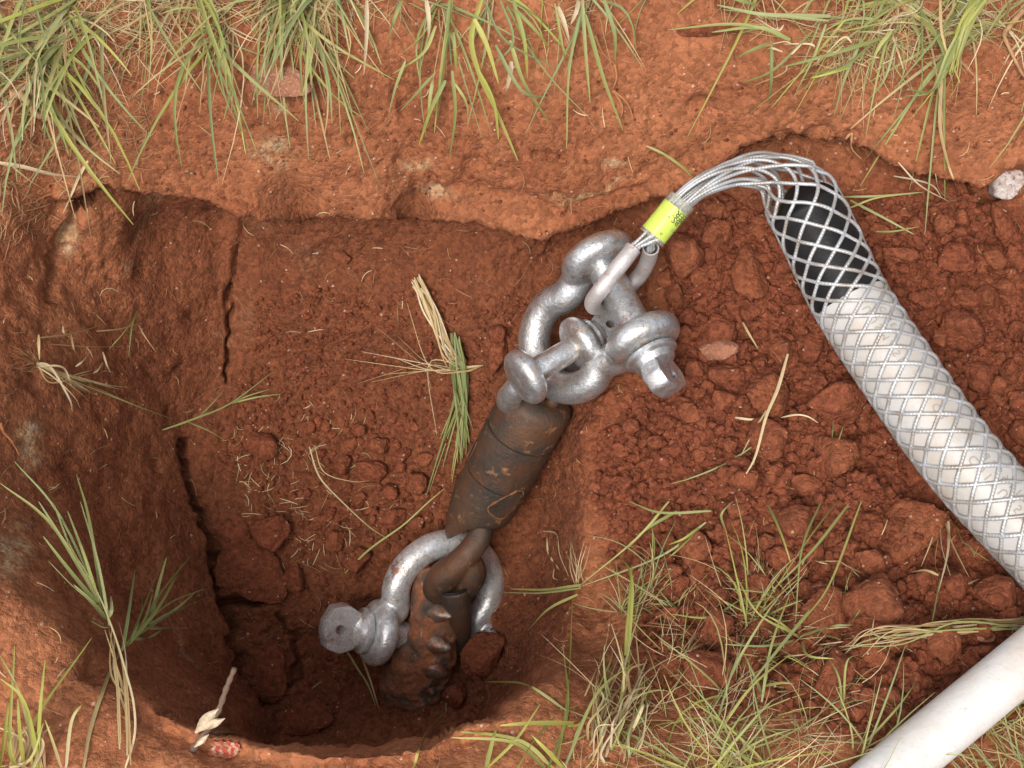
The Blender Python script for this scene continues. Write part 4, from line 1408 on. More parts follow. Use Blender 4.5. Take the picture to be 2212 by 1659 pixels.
grass_stuff('grass', 'tangled green and dry grass over the clods in the lower right', [
    ([(1280, 1400), (1500, 1250), (1760, 1230), (1800, 1400), (1900, 1560), (1850, 1720), (1230, 1720), (1240, 1560)], 64, [(.5, -.6, .5), (.2, -.8, .5), (-.3, -.5, .5), (.7, -.2, .4), (-.6, 0, .4)], (.05, .15), (.0012, .0027), (.42, .06), (0, 0, -.35), .45),
    ([(1260, 1420), (1500, 1270), (1760, 1250), (1860, 1560), (1850, 1720), (1250, 1720)], 400, [(.3, -.6, .4), (-.5, -.2, .3), (.6, .1, .3), (0, .4, .3)], (.03, .11), (.0007, .0015), (.08, .05), (0, 0, -.3), .6),
    ([(1500, 1620), (1900, 1600), (1860, 1740), (1450, 1740)], 70, [(-.7, -.4, .3), (-.9, -.1, .3), (.5, -.5, .4)], (.06, .15), (.0012, .0026), (.22, .32), (0, 0, -.3), .35),
    ([(2020, 1640), (2240, 1480), (2300, 1500), (2300, 1740), (2000, 1740)], 170, [(-.5, -.5, .4), (.5, -.4, .4), (-.7, .2, .3)], (.03, .10), (.0010, .0024), (.40, .05), (0, 0, -.3), .5)])
grass_stuff('grass', 'thin loose grass between the spoil heap and the pit edge', [
    ([(1330, 1260), (1480, 1180), (1560, 1250), (1420, 1400), (1320, 1420)], 60, [(.3, -.5, .4), (-.4, -.3, .4), (0, -.7, .5)], (.03, .09), (.0009, .0020), (.50, .04), (0, 0, -.4), .5)])

# single tufts and stems
def tuft(name, label, cat, blades, group=None, mat='grass_blade'):
    mb = MB()
    for b in blades:
        blade_px(mb, *b[0], **b[1])
    o = obj(name, mb, mat, org=cp(*blades[0][0][0][0], 0))
    return tag(o, label, cat, group)
def bl(pts, w, c, **kw):
    return ((pts, w, c), kw)
g = lambda: jitc(random.choice(GREEN))
y_ = lambda: jitc(random.choice(LIME))
s_ = lambda: jitc(random.choice(STRAW))
B = []
B.append(bl([BL(520, 1659), BL(560, 1430), BL(640, 1180), BL(740, 950), BL(900, 770), BL(1060, 630), BL(1270, 545)], .0042, s_(), tip=g(), tip_lift=.16, arch=.02))
B.append(bl([BL(780, 1659), BL(838, 1450), BL(830, 1250), BL(780, 1050), BL(720, 850), BL(640, 640), BL(560, 480), BL(440, 280), BL(340, 20)], .0042, s_(), tip=g(), tip_lift=.12, arch=.02))
for root, tips in ((BL(760, 930), [(1065, 210), (1035, 350), (1190, 335), (840, 425), (1260, 610), (1170, 790), (1000, 805), (890, 580), (1130, 400), (950, 575), (1210, 570)]),
                   (BL(690, 790), [(270, 220), (300, 370), (240, 0), (500, 0), (330, 10), (460, 520), (565, 745), (690, 590), (420, 60), (590, 650)])):
    for tx, ty in tips:
        e = BL(tx, ty)
        tt_ = random.uniform(0, .55)
        far = BL(1080, 620) if root[0] > 250 else BL(500, 380)
        root_ = (root[0] + (far[0] - root[0]) * tt_, root[1] + (far[1] - root[1]) * tt_)
        m_x = root_[0] * .5 + e[0] * .5 + random.uniform(-8, 8)
        m_y = root_[1] * .5 + e[1] * .5 + random.uniform(-8, 8)
        B.append(bl([root_, (m_x, m_y), e], random.uniform(.0032, .0052), g(), root_lift=.07, tip_lift=.14, arch=.015, tip=jitc(random.choice(GREEN))))
for e in (LM(0, 1425), LM(90, 1290), LM(475, 1370)):
    B.append(bl([BL(640, 640), (e[0] * .5 + 110, e[1] * .5 + 610), e], .0042, g(), root_lift=.07, tip_lift=.08, arch=.02))
for k in range(9):
    B.append(bl([BL(780 + random.uniform(-60, 40), 1659 - random.uniform(0, 500)), BL(740 + random.uniform(-50, 50), 1050 + random.uniform(-90, 90)), BL(690 + random.uniform(-60, 60), 800 + random.uniform(-60, 60))], .0026, s_(), root_lift=.01, tip_lift=.08))
tuft('grass_tuft', 'tall green grass tuft with two crossed stems leaning over the lower left pit wall', 'grass tuft', B)
B = []
for a, b_, c in ((BL(200, 1659), BL(210, 1380), BL(570, 850)), (BL(230, 1659), BL(250, 1300), BL(280, 985)), (BL(150, 1659), BL(120, 1400), BL(110, 1230)), (BL(240, 1659), BL(120, 1200), BL(0, 960)), (BL(250, 1659), BL(150, 1250), BL(0, 1100)), (BL(100, 1659), BL(60, 1500), BL(90, 900)), (BL(60, 1659), BL(190, 1600), BL(270, 1380)), (BL(410, 1659), BL(445, 1370), BL(520, 1250)), (BL(0, 1659), BL(30, 1450), BL(50, 1250)), (BL(380, 1659), BL(330, 1500), BL(280, 1360)), (BL(180, 1659), BL(100, 1640), BL(0, 1650))):
    B.append(bl([a, b_, c], random.uniform(.003, .005), y_() if random.random() < .55 else s_(), tip=y_(), tip_lift=.07, arch=.02))
for k in range(14):
    x = random.uniform(40, 330)
    B.append(bl([BL(x, 1659), BL(x + random.uniform(-80, 80), 1500), BL(x + random.uniform(-140, 140), 1400)], random.uniform(.0018, .004), s_(), tip_lift=.03))
tuft('grass_tuft', 'yellowed broken grass tuft in the lower left corner', 'grass tuft', B)
B = []
for k in range(16):
    x0, y0 = CM(560 + random.uniform(-30, 40), 230 + random.uniform(-20, 90))
    B.append(bl([(x0, y0), CM(660 + random.uniform(-50, 50), 450 + random.uniform(-40, 40)), CM(780 + random.uniform(-60, 60), 700 + random.uniform(-30, 60)), CM(850 + random.uniform(-60, 40), 800 + random.uniform(-30, 60))], random.uniform(.002, .0042), s_(), root_lift=.012, tip_lift=.02, arch=.006))
for k in range(24):
    ex = random.choice([(650, 1640), (700, 1420), (760, 1500), (840, 1420), (900, 1330), (950, 1250), (1070, 1070), (880, 1380), (800, 1560), (720, 1330)])
    B.append(bl([CM(790 + random.uniform(-40, 60), 650 + random.uniform(-60, 120)), CM(860 + random.uniform(-60, 40), 900 + random.uniform(-60, 60)), CM(ex[0] + random.uniform(-25, 25), ex[1] + random.uniform(-40, 40))], random.uniform(.0028, .0046), g(), root_lift=.012, tip_lift=.008, arch=.012))
for e in ((200, 720), (100, 770), (270, 920), (350, 870), (180, 930), (420, 760), (300, 560), (440, 620), (500, 400), (660, 965), (700, 1290)):
    B.append(bl([CM(1000, 810), CM(860 + random.uniform(-20, 20), 840 + random.uniform(-20, 20)), CM(650 + random.uniform(-20, 20), 830 + random.uniform(-40, 40)), CM(*e)], random.uniform(.0012, .0022), s_(), root_lift=.008, tip_lift=.01, arch=.008))
tuft('grass_tuft', 'bent straw and dark green grass tuft lying against the rusty barrel', 'grass tuft', B)
B = []
for e in ((610, 880), (560, 920), (450, 980), (500, 960), (600, 800), (870, 860), (800, 830), (1070, 1020), (1080, 1030), (470, 840), (540, 860), (640, 700), (590, 740)):
    B.append(bl([LM(230 + random.uniform(-15, 15), 690 + random.uniform(-15, 15)), LM(330 + random.uniform(-20, 60), 740 + random.uniform(-40, 60)), LM(e[0] * .6 + 160, e[1] * .6 + 310), LM(*e)], random.uniform(.0018, .0036), s_(), root_lift=.01, tip_lift=.012, arch=.012, tip=jitc(GREEN[0]) if e[0] > 800 else None))
for k in range(26):
    e = (random.uniform(0, 240), random.uniform(560, 760))
    B.append(bl([LM(230, 690), LM(230 * .5 + e[0] * .5 + random.uniform(-20, 20), 690 * .5 + e[1] * .5 + random.uniform(-30, 30)), LM(*e)], .0008, jitc((.36, .20, .09)), root_lift=.008, tip_lift=.006, arch=.004))
B.append(bl([LM(240, 500), LM(242, 580), LM(245, 660)], .004, s_(), root_lift=.02, tip_lift=.01))
for a, e in (((320, 560), (880, 565)), ((250, 520), (620, 445)), ((600, 480), (900, 420)), ((470, 700), (560, 600)), ((580, 740), (640, 670)), ((640, 610), (690, 740)), ((440, 500), (470, 620)), ((390, 440), (400, 500))):
    B.append(bl([LM(*a), LM((a[0] + e[0]) / 2, (a[1] + e[1]) / 2 + 15), LM(*e)], .0026, s_(), root_lift=.012, tip_lift=.012))
tuft('uprooted_tuft', 'uprooted dry grass tuft with bare roots on the left pit wall', 'dry tuft', B)
B = [bl([LM(1010, 1095), LM(1220, 1020), LM(1430, 930), LM(1690, 740)], .0030, g(), tip_lift=.015), bl([LM(1430, 930), LM(1600, 890), LM(1750, 870)], .0028, g(), root_lift=.012, tip_lift=.015), bl([LM(1430, 930), LM(1550, 880), LM(1680, 840)], .0026, g(), root_lift=.012), bl([LM(1230, 1020), LM(1320, 930), LM(1390, 850)], .0022, g(), root_lift=.01), bl([LM(1170, 1045), LM(1300, 1100), LM(1400, 1160)], .0020, g(), root_lift=.01)]
tuft('grass_sprig', 'forked green grass sprig lying on the left side of the pit floor', 'grass sprig', B)
B = [bl([LM(850, 350), LM(820, 450), LM(800, 640)], .0032, g()), bl([LM(840, 400), LM(760, 500), LM(680, 590)], .0028, g()), bl([LM(860, 440), LM(900, 510), LM(970, 610)], .0022, s_())]
tuft('grass_sprig', 'tiny dark grass sprig pressed into the left pit wall above the uprooted tuft', 'grass sprig', B)

# hanging blades, top middle and top right
B = []
B.append(bl([TM(790, -20), TM(720, 230), TM(770, 460), TM(890, 720), TM(1010, 1000)], .0068, y_(), root_lift=.03, tip_lift=.012, arch=.02, tip=jitc(LIME[1])))
B.append(bl([TM(740, 120), TM(820, 290), TM(890, 520)], .0064, jitc(LIME[1]), root_lift=.04, tip_lift=.03))
B.append(bl([TM(760, 430), TM(860, 640), TM(890, 870)], .0050, jitc(LIME[0]), root_lift=.03, tip_lift=.015))
for a, m, e in (((590, -20), (560, 300), (515, 720)), ((600, 0), (540, 380), (490, 830)), ((800, 0), (930, 250), (1255, 430)), ((980, 0), (1050, 250), (1070, 490)), ((1420, -20), (1330, 430), (1313, 920)), ((1430, 90), (1540, 480), (1663, 810)), ((1410, -20), (1430, 300), (1460, 640)), ((1540, -20), (1610, 200), (1615, 380)), ((960, 250), (1050, 520), (1220, 780)), ((870, 280), (1030, 560), (1190, 605)), ((600, 440), (620, 700), (585, 980)), ((560, 500), (470, 680), (395, 900)), ((620, 520), (690, 640), (700, 770)), ((500, 450), (380, 580), (280, 690)), ((480, 500), (460, 640), (450, 800)), ((310, 380), (250, 540), (205, 715)), ((500, 160), (420, 330), (230, 460)), ((290, 0), (240, 120), (205, 250)), ((610, 200), (620, 350), (625, 470)), ((1000, 60), (1130, 200), (1215, 310)), ((900, 0), (980, 260), (820, 430)), ((1240, 20), (1290, 300), (1320, 420))):
    B.append(bl([TM(*a), TM(*m), TM(*e)], random.uniform(.0034, .0056), g(), root_lift=.035, tip_lift=.012, arch=.015, tip=jitc(random.choice(GREEN + LIME[:1]))))
for a, e in (((70, 0), (50, 470)), ((440, 0), (455, 230)), ((1390, 0), (1340, 150)), ((1260, 40), (1330, 260)), ((970, 380), (930, 590))):
    B.append(bl([TM(*a), TM((a[0] + e[0]) / 2 + 8, (a[1] + e[1]) / 2), TM(*e)], .006, jitc(STRAW[3]), root_lift=.03, tip_lift=.02))
tuft('grass_tuft', 'long green and lime blades hanging down the middle of the back wall', 'grass tuft', B)
B = []
for e in ((1195, 1155), (1230, 985), (1500, 1180), (1595, 1460), (1600, 1330), (1720, 1240), (1470, 600), (1500, 560)):
    B.append(bl([TR(1960 + random.uniform(-30, 20), -20), TR(1760 + random.uniform(-25, 25), 320 + random.uniform(-20, 20)), TR(1680 + (e[0] - 1600) * .3, 560), TR(*e)], random.uniform(.0038, .0060), g(), root_lift=.05, tip_lift=.012, arch=.03, tip=jitc(random.choice(GREEN))))
for k in range(16):
    B.append(bl([TR(1940 + random.uniform(-60, 50), -20), TR(1850 + random.uniform(-40, 40), 150), TR(1760 + random.uniform(-50, 40), 320 + random.uniform(0, 160))], random.uniform(.003, .0055), jitc(random.choice(LIME + GREEN)), root_lift=.05, tip_lift=.04))
B.append(bl([TR(1700, 500), TR(1690, 780), TR(1740, 1020), TR(1790, 1155)], .0048, jitc(STRAW[0]), root_lift=.03, tip_lift=.01))
B.append(bl([TR(1690, 0), TR(1700, 200), TR(1740, 350)], .0036, jitc(STRAW[0]), root_lift=.04, tip_lift=.04))
tuft('grass_tuft', 'fan of long thin blades hanging from the top right rim over the heap', 'grass tuft', B)
B = []
for a, m, e in (((1010, 100), (600, 90), (300, 30)), ((1000, 130), (700, 100), (340, 60)), ((760, 250), (560, 170), (270, 200)), ((620, 270), (480, 330), (320, 410)), ((900, 190), (660, 430), (460, 515)), ((640, 260), (640, 500), (620, 640)), ((980, 150), (900, 360), (780, 600)), ((1390, 190), (1290, 330), (1240, 560)), ((1100, 120), (950, 300), (640, 670)), ((1200, 250), (1100, 480), (1030, 720)), ((1420, 230), (1350, 480), (1230, 640)), ((700, 200), (400, 150), (0, 185)), ((1130, 420), (950, 470), (820, 500)), ((1280, 260), (1080, 420), (850, 460)), ((1320, 240), (1000, 340), (700, 420)), ((560, 30), (430, 0), (330, -40))):
    B.append(bl([TR(*a), TR(*m), TR(*e)], random.uniform(.003, .0056), jitc(random.choice(GREEN + LIME[:1])), root_lift=.03, tip_lift=.02, arch=.015))
for k in range(26):
    x, y = random.uniform(650, 1450), random.uniform(150, 420)
    B.append(bl([TR(x, y), TR(x - random.uniform(20, 90), y + random.uniform(-30, 70)), TR(x - random.uniform(60, 240), y + random.uniform(-60, 180))], random.uniform(.0012, .0028), s_(), root_lift=.03, tip_lift=.015))
tuft('grass_tuft', 'sprawling yellow green tuft spreading left along the top right rim', 'grass tuft', B)

# lower right hero tufts and stems
B = []
for a, m, e in (((1950, 0), (1750, 230), (1400, 520)), ((1400, 520), (1200, 550), (965, 545)), ((1400, 540), (1150, 570), (890, 565)), ((1380, 580), (1200, 670), (1070, 805)), ((2180, 130), (1900, 340), (1400, 530)), ((2212, 60), (1900, 70), (1700, 0)), ((2000, 60), (1800, 180), (1700, 290))):
    B.append(bl([BM(*a), BM(*m), BM(*e)], random.uniform(.003, .0046), g(), root_lift=.02, tip_lift=.05 if e[0] < 1200 else .02, arch=.015))
for k in range(10):
    x = random.uniform(1330, 1430)
    B.append(bl([BM(1400 + random.uniform(-40, 40), 520), BM(x, 400), BM(x + random.uniform(-70, 60), 220 + random.uniform(-20, 100))], .0012, s_(), tip_lift=.03))
tuft('grass_tuft', 'pale green stems reaching left from the heap over the edge of the pit', 'grass tuft', B)
B = []
for k in range(60):
    x, y = random.uniform(1420, 1760), random.uniform(1200, 1659)
    B.append(bl([BM(x, y), BM(x + random.uniform(-20, 90), y - random.uniform(80, 180)), BM(x + random.uniform(0, 200), y - random.uniform(180, 420))], random.uniform(.0014, .0042), s_() if random.random() < .75 else g(), root_lift=.006, tip_lift=random.uniform(.01, .06), arch=.01))
for a, m, e in (((1250, 1659), (1320, 1200), (1350, 600)), ((1300, 1659), (1500, 1200), (1740, 1000)), ((1680, 960), (1700, 700), (1720, 400)), ((1690, 1000), (1720, 500), (1640, 330)), ((1200, 1659), (1320, 1300), (1290, 890)), ((1320, 1400), (1420, 1350), (1600, 960)), ((1230, 1659), (1000, 1480), (520, 1420)), ((1180, 1659), (980, 1500), (600, 1470)), ((1310, 1300), (1060, 1140), (805, 1122)), ((1360, 1380), (1100, 1380), (900, 1395)), ((360, 1659), (430, 1450), (575, 1290)), ((810, 1659), (850, 1500), (880, 1400)), ((820, 1659), (1000, 1480), (1150, 1260)), ((1240, 1340), (1100, 1500), (1010, 1659)), ((1290, 1659), (1180, 1540), (1090, 1450))):
    B.append(bl([BM(*a), BM(*m), BM(*e)], random.uniform(.0034, .0056), jitc(random.choice(GREEN + LIME)), root_lift=.01, tip_lift=.07, arch=.02, tip=y_()))
tuft('grass_tuft', 'dry straw clump with long green blades at the front right pit rim', 'grass tuft', B)
B = []
for a, m, e in (((1050, 0), (860, 250), (560, 700)), ((950, 0), (830, 300), (790, 750)), ((1120, 20), (900, 300), (640, 560)), ((610, 0), (700, 200), (760, 380)), ((490, 780), (430, 500), (350, 150)), ((350, 170), (330, 80), (400, 0)), ((220, 140), (100, 230), (0, 270)), ((215, 150), (60, 300), (0, 350)), ((980, 560), (700, 900), (500, 1150)), ((1200, 0), (1000, 520), (800, 780)), ((810, 840), (560, 700), (430, 480)), ((810, 850), (700, 760), (590, 700)), ((820, 840), (1000, 780), (1140, 770)), ((830, 870), (870, 960), (1030, 980)), ((810, 860), (600, 900), (350, 890)), ((450, 610), (250, 720), (0, 700)), ((580, 1200), (540, 1100), (470, 950)), ((580, 1250), (640, 900), (760, 560)), ((1090, 1250), (1110, 1000), (1200, 950)), ((1080, 1300), (1060, 1100), (990, 960)), ((290, 1400), (400, 1050), (480, 830)), ((300, 1450), (520, 1150), (760, 950)), ((590, 1150), (700, 1130), (790, 1135))):
    B.append(bl([BR(*a), BR(*m), BR(*e)], random.uniform(.0022, .0042), jitc(random.choice(GREEN)), root_lift=.01, tip_lift=.05, arch=.02, tip=jitc(random.choice(GREEN + LIME))))
for k in range(45):
    x, y = random.uniform(400, 1250), random.uniform(350, 1400)
    ang = random.uniform(0, 6.28)
    l_ = random.uniform(60, 220)
    B.append(bl([BR(x, y), BR(x + math.cos(ang) * l_ * .5 + random.uniform(-15, 15), y + math.sin(ang) * l_ * .5), BR(x + math.cos(ang) * l_, y + math.sin(ang) * l_)], random.uniform(.001, .0022), s_() if random.random() < .6 else g(), root_lift=.004, tip_lift=.02))
tuft('grass_tuft', 'thin green grass stems criss crossing the clods below the conduit', 'grass tuft', B)
B = []
for k in range(16):
    B.append(bl([BR(2250, 720 + random.uniform(-40, 80)), BR(1800 + random.uniform(-60, 60), 770 + random.uniform(-40, 70)), BR(1400 + random.uniform(-150, 100), 800 + random.uniform(-20, 90)), BR(1050 + random.uniform(-120, 400), 880 + random.uniform(-40, 100))], random.uniform(.0013, .0026), jitc(random.choice(STRAW + GREEN[1:2])), root_lift=.02, tip_lift=.02, arch=.012))
tuft('grass_tuft', 'bundle of pale dry stems running left from under the lower conduit', 'dry stems', B)
B = []
for a, m, e in (((1680, 30), (1640, 230), (1570, 410)), ((1690, 60), (1700, 280), (1760, 480)), ((1700, 40), (1760, 250), (1900, 530)), ((1740, 60), (1740, 300), (1680, 560)), ((1760, 80), (1840, 260), (1990, 370)), ((1720, 40), (1660, 350), (1690, 480)), ((1680, 460), (1600, 430), (1510, 440)), ((1760, 480), (1830, 520), (1940, 480)), ((1690, 480), (1650, 700), (1620, 850))):
    B.append(bl([BR(*a), BR(*m), BR(*e)], random.uniform(.002, .0034), jitc(random.choice(STRAW + GREEN[:1])), root_lift=.012, tip_lift=.012))
tuft('grass_tuft', 'dry rooty grass hanging just below the lower edge of the conduit', 'dry stems', B)
tuft('straw_stem', 'long dry straw stem lying over the clods left of the conduit', 'straw stem', [bl([(1702, 764), (1680, 840), (1655, 900), (1632, 985), (1608, 1030)], .0046, jitc(STRAW[1]), root_lift=.03, tip_lift=.02), bl([(1690, 830), (1660, 880), (1632, 925), (1600, 985)], .0030, jitc(STRAW[0]), root_lift=.025), bl([(1632, 960), (1570, 1000), (1500, 1030), (1450, 1045)], .0028, g(), root_lift=.015), bl([(1632, 975), (1620, 1030), (1595, 1060)], .0036, g(), root_lift=.015)])
tuft('straw_stem', 'short pale straw crossing the long stem on the heap', 'straw stem', [bl([(1588, 902), (1620, 906), (1656, 903)], .0034, jitc(STRAW[3]), root_lift=.015, tip_lift=.015)])
tuft('straw_stem', 'pale straw leaning on the clods above the flat pink stone', 'straw stem', [bl([(1604, 696), (1620, 725), (1640, 757)], .0034, jitc(STRAW[0]), root_lift=.02, tip_lift=.015)])
tuft('straw_stem', 'curved pale straw near the left edge of the white conduit', 'straw stem', [bl([(1686, 902), (1720, 896), (1745, 900), (1768, 914)], .0026, jitc(STRAW[3]), root_lift=.015, tip_lift=.015)])
tuft('straw_stem', 'bent straw loop on the right wall of the pit', 'straw stem', [bl([BM(1190, 215), BM(1200, 320), BM(1250, 400), BM(1310, 480), BM(1235, 480), BM(1235, 420)], .0034, jitc(STRAW[0]), root_lift=.012, tip_lift=.012), bl([BM(1165, 185), BM(1250, 205), BM(1270, 330), BM(1325, 465)], .0022, jitc(STRAW[1]), root_lift=.012, tip_lift=.012)])
tuft('straw_stem', 'thin straw stem standing upright on the spoil right of the big shackle', 'straw stem', [bl([(1792, 980), (1798, 940), (1800, 905)], .0022, g(), tip_lift=.03), bl([(1800, 985), (1812, 950), (1822, 920)], .0020, g(), tip_lift=.03)])
tuft('grass_sprig', 'long two tone grass stem on the floor left of the barrel', 'grass sprig', [bl([(668, 965), (690, 1030), (740, 1085), (800, 1140), (840, 1165)], .0026, jitc(STRAW[1]), tip=g(), root_lift=.01, tip_lift=.012), bl([(680, 965), (700, 1020), (760, 1040), (800, 1038)], .0016, jitc(STRAW[0]), root_lift=.01, tip_lift=.01)])
tuft('grass_sprig', 'thin green stem crossing the floor clods toward the lower shackle', 'grass sprig', [bl([(745, 1238), (800, 1185), (870, 1135), (925, 1085), (960, 1055)], .0030, g(), root_lift=.012, tip_lift=.015)])
tuft('grass_sprig', 'dark stem with a split dry end below the lower pin head', 'grass sprig', [bl([(733, 1380), (770, 1440), (795, 1480), (812, 1525)], .0032, g(), root_lift=.01, tip_lift=.01), bl([(783, 1425), (800, 1470), (818, 1530)], .0034, jitc(STRAW[0]), root_lift=.012, tip_lift=.01)])
tuft('straw_stem', 'pair of long dry stalks at the left edge above the uprooted tuft', 'straw stem', [bl([TL(-20, 1010), TL(150, 1040), TL(330, 1085), TL(490, 1100)], .0060, jitc(STRAW[3]), root_lift=.015, tip_lift=.01), bl([TL(70, 1030), TL(180, 1120), TL(300, 1195)], .0028, jitc(STRAW[0]), root_lift=.012, tip_lift=.01), bl([TL(545, 1000), TL(490, 1100), TL(440, 1220), TL(390, 1330)], .0040, jitc(STRAW[1]), root_lift=.012, tip_lift=.012)])
B = []
for a, m, e in (((1780, 470), (1680, 450), (1560, 420)), ((1810, 520), (1690, 490), (1570, 440)), ((1800, 470), (1750, 650), (1800, 1000))):
    pass
for a, m, e in (((1870, 1110), (1990, 1080), (2120, 1070)), ((1865, 1128), (1980, 1190), (2080, 1230))):
    pass
tuft('grass_sprig', 'green stem lying beside the upper right edge of the black taped end', 'grass sprig', [bl([TR(1085, 1225), TR(1300, 1220), TR(1590, 1195)], .0032, g(), root_lift=.012, tip_lift=.012), bl([TR(1130, 1245), TR(1350, 1360), TR(1530, 1460)], .0036, jitc(GREEN[2]), root_lift=.012, tip_lift=.012), bl([TR(1125, 1295), TR(1300, 1230), TR(1560, 1200)], .0026, g(), root_lift=.012, tip_lift=.012), bl([TR(1260, 1440), TR(1400, 1440), TR(1560, 1410)], .0030, g(), root_lift=.012, tip_lift=.012)])
tuft('straw_stem', 'crossed white straws under the hanging blades at the upper right', 'straw stem', [bl([TR(1400, 1095), TR(1560, 1125), TR(1650, 1160), TR(1700, 1230)], .0026, jitc(STRAW[3]), root_lift=.012, tip_lift=.012), bl([TR(1430, 1010), TR(1560, 1150), TR(1720, 1240), TR(1800, 1270)], .0026, jitc(STRAW[3]), root_lift=.012, tip_lift=.012), bl([TR(1660, 1080), TR(1690, 1190), TR(1790, 1265)], .0026, jitc(STRAW[3]), root_lift=.012, tip_lift=.012)])
tuft('grass_sprig', 'wispy green sprig on the back wall above the wire bundle', 'grass sprig', [bl([TM(1810, 908), TM(1920, 960), TM(2030, 1040), TM(2105, 1110)], .0032, g(), root_lift=.012, tip_lift=.01), bl([TM(1850, 930), TM(1960, 980), TM(2110, 1090)], .0020, y_(), root_lift=.012, tip_lift=.01)])

# roots
def root_px(mb, pts, w, col, lift=.004, per=6):
    sp_ = spline([(*q, 0) for q in pts], per)
    P = []
    for k, q in enumerate(sp_):
        u = k / (len(sp_) - 1)
        P.append(CAM + ray(q[0], q[1]) * (sdepth(q[0], q[1]) - lift))
    rr = [w * (1 - .6 * k / (len(P) - 1)) * (1 + .18 * math.sin(k * 2.3)) for k in range(len(P))]
    mb.sweep(P, rr, 8, col=col)
mb = MB()
root_px(mb, [TL(60, 590), TL(130, 590), TL(180, 640), TL(220, 705), TL(310, 740), TL(400, 775), TL(480, 850), TL(540, 910)], .0052, (.42, .26, .12), .008)
for a, e in (((400, 790), (370, 850)), ((220, 720), (170, 780)), ((300, 740), (60, 710)), ((480, 860), (560, 960)), ((150, 640), (60, 760)), ((330, 760), (500, 960)), ((120, 600), (20, 680)), ((200, 700), (190, 880)), ((150, 800), (260, 920))):
    root_px(mb, [TL(*a), TL((a[0] + e[0]) / 2 + random.uniform(-25, 25), (a[1] + e[1]) / 2 + random.uniform(-20, 20)), TL(*e)], .0015, (.36, .19, .08), .006, 4)
tag(obj('root', mb, 'dry_plant'), 'pale woody root with side rootlets at the upper left of the pit', 'root')
mb = MB()
root_px(mb, [LM(0, 1050), LM(25, 1110), LM(70, 1160), LM(125, 1255)], .0022, (.42, .15, .06), .005)
root_px(mb, [LM(10, 1090), LM(30, 1060), LM(50, 1030)], .0012, (.42, .15, .06), .005)
tag(obj('root', mb, 'dry_plant'), 'thin orange root twisting down the left pit wall', 'root')
mb = MB()
for a, m, e in (((1490, 220), (1540, 330), (1612, 400)), ((1612, 400), (1625, 480), (1600, 560)), ((1600, 560), (1690, 640), (1730, 740)), ((1600, 560), (1660, 660), (1650, 740))):
    root_px(mb, [TM(*a), TM(*m), TM(*e)], .0017, (.44, .18, .07), .005)
tag(obj('root', mb, 'dry_plant'), 'branching orange rootlets on the back wall right of the long blades', 'root')
mb = MB()
root_px(mb, [TR(2212, 60), TR(2120, 170), TR(2090, 220), TR(2140, 340), TR(2212, 480)], .0034, (.44, .25, .12), .01)
root_px(mb, [TR(2110, 200), TR(2040, 330)], .0013, (.40, .2, .1), .008)
root_px(mb, [TR(1090, 880), TR(1140, 830), TR(1140, 920), TR(1200, 990)], .0018, (.48, .25, .12), .008)
tag(obj('root', mb, 'dry_plant'), 'looping root hanging at the right edge of the back rim', 'root')

# twig with a dead leaf, wrapper scrap
mb = MB()
tw_d = sdepth(*BL(1200, 1545))
tws = spline([(*BL(1200, 1545), 0), (*BL(1290, 1420), 0), (*BL(1360, 1300), 0), (*BL(1410, 1160), 0), (*BL(1460, 1040), 0)], 7)
mb.sweep([CAM + ray(q[0], q[1]) * (tw_d - .004 - .0016 * k) for k, q in enumerate(tws)], [.0034 * (1 + .2 * math.sin(k * 1.9)) * (1 - .35 * k / len(tws)) for k in range(len(tws))], 9, col=(.12, .08, .06))
twig = obj('twig', mb, 'dry_plant')
tag(twig, 'broken grey twig with a curled dead leaf on the front rim', 'twig')
mb = MB()
for (c0x, c0y), (c1x, c1y), w_ in (((1215, 1440), (1360, 1290), 70), ((1250, 1420), (1400, 1350), 45), ((1210, 1530), (1300, 1450), 30)):
    nseg = 8
    rows = []
    for k in range(nseg + 1):
        u = k / nseg
        x, y = c0x + (c1x - c0x) * u, c0y + (c1y - c0y) * u
        ww_ = w_ * math.sin(math.pi * min(.97, max(.05, u)))
        px_, py_ = -(c1y - c0y), (c1x - c0x)
        ln = math.hypot(px_, py_)
        row = []
        for j in (-1, -.3, .3, 1):
            X_, Y_ = BL(x + px_ / ln * ww_ * j * .6, y + py_ / ln * ww_ * j * .6)
            row.append(CAM + ray(X_, Y_) * (tw_d - .020 - .014 * u - .009 * abs(j) * math.sin(u * 5) + random.uniform(-.0012, .0012)))
        rows.append(row)
    mb.quad_strip_rings(rows, closed=False, caps=False, col=jitc((.78, .64, .46)))
obj('dead_leaf', mb, 'dry_plant', twig)
mb = MB()
rows, ul = [], []
nw, nh = 14, 8
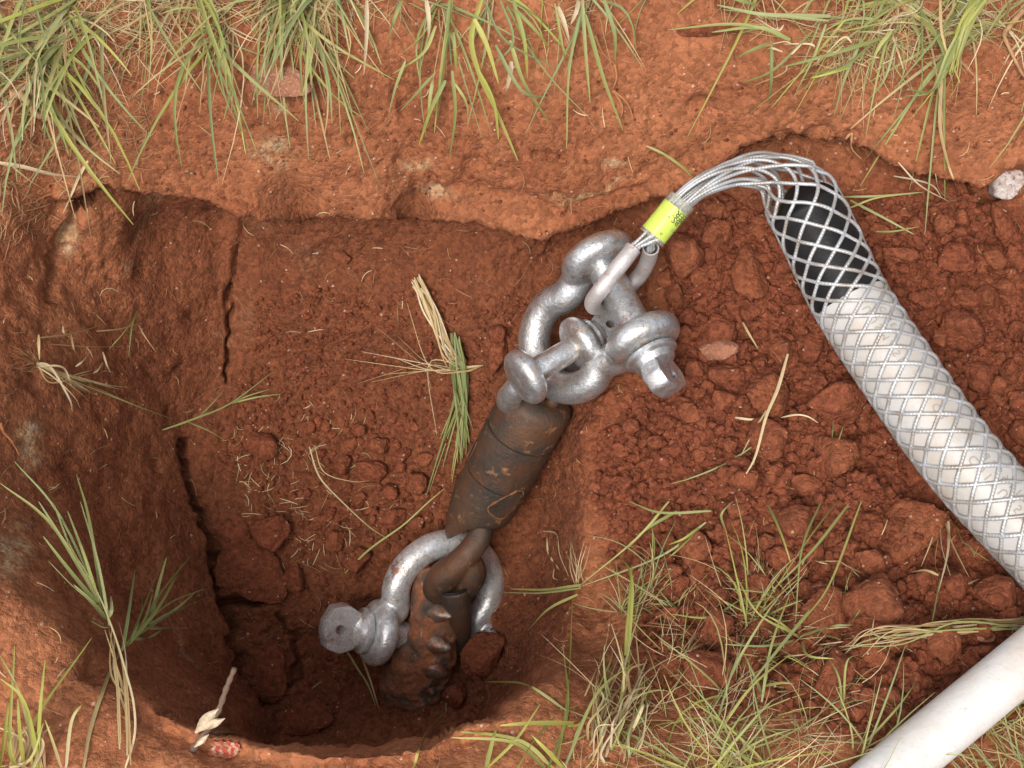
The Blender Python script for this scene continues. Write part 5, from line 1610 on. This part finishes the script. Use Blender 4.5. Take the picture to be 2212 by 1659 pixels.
for i in range(nw + 1):
    row = []
    for j in range(nh + 1):
        u, v = i / nw, j / nh
        wv_ = (1 - .25 * abs(2 * u - 1) ** 3) + .06 * math.sin(i * 2.1)
        X_, Y_ = 455 + 60 * u + 5 * math.sin(v * 5) + 3 * math.sin(v * 17 + 1), 1616 + 5 * u + (v - .5) * 34 * wv_ * (1 + .18 * math.sin(i * 1.3 + 1) * math.sin(i * 2.9))
        mb.uv[len(mb.v) + i * 0 + len(row)] = (u * 3, v * 2)
        row.append(CAM + ray(X_, Y_) * (sdepth(X_, Y_) - .004 - .0018 * math.sin(u * 6 + v * 3)))
    for q in row:
        mb.v.append(tuple(q))
    rows.append(row)
for i in range(nw):
    for j in range(nh):
        a = i * (nh + 1) + j
        mb.f.append((a, a + 1, a + nh + 2, a + nh + 1))
tag(obj('wrapper_scrap', mb, 'red_wrapper_paper'), 'torn red and white wrapper scrap pressed into the front rim', 'wrapper')

# fine litter
def litter(name, label, n, region, L, W, cols, tube=False, mat='grass_blade'):
    mb = MB()
    xs = [q[0] for q in region]; ys = [q[1] for q in region]
    k = 0
    while k < n:
        x, y = random.uniform(min(xs), max(xs)), random.uniform(min(ys), max(ys))
        if not inside(np.array([x]), np.array([y]), region)[0]:
            continue
        k += 1
        a = random.uniform(0, 6.28)
        l_ = random.uniform(*L)
        cv_ = random.gauss(0, .5)
        pts = []
        for s in range(5):
            u = s / 4
            X_, Y_ = x + math.cos(a + cv_ * u) * l_ * u, y + math.sin(a + cv_ * u) * l_ * u
            pts.append((X_, Y_))
        lift = random.uniform(.0008, .004)
        P = [CAM + ray(*q) * (sdepth(*q) - lift) for q in pts]
        if max((P[i + 1] - P[i]).length for i in range(4)) > .03:
            continue
        mb.ribbon(P, random.uniform(*W), jitc(random.choice(cols), .25), up=CN, w1=.6, fold=.4)
    o = obj(name, mb, mat, org=(0, 0, 0))
    return tag(o, label, None, None, 'stuff')
ALL = [(-20, -20), (2230, -20), (2230, 1680), (-20, 1680)]
litter('straw_litter', 'short dry straw bits scattered over the red soil', 240, ALL, (10, 44), (.0006, .0014), STRAW)
litter('straw_litter', 'straw bits gathered on the pit floor left of the lower shackle', 120, [(500, 900), (780, 900), (760, 1250), (520, 1230)], (10, 44), (.0006, .0012), STRAW)
litter('root_hairs', 'hair fine rootlets clinging to the soil', 900, ALL, (10, 46), (.0004, .0008), [(.40, .19, .09), (.46, .26, .13), (.34, .14, .06)])
litter('root_hairs', 'matted brown root hairs on the upper left wall', 420, [(-20, 180), (330, 140), (330, 330), (180, 420), (-20, 560)], (14, 60), (.0005, .0011), [(.40, .24, .12), (.46, .30, .16), (.34, .17, .08)])
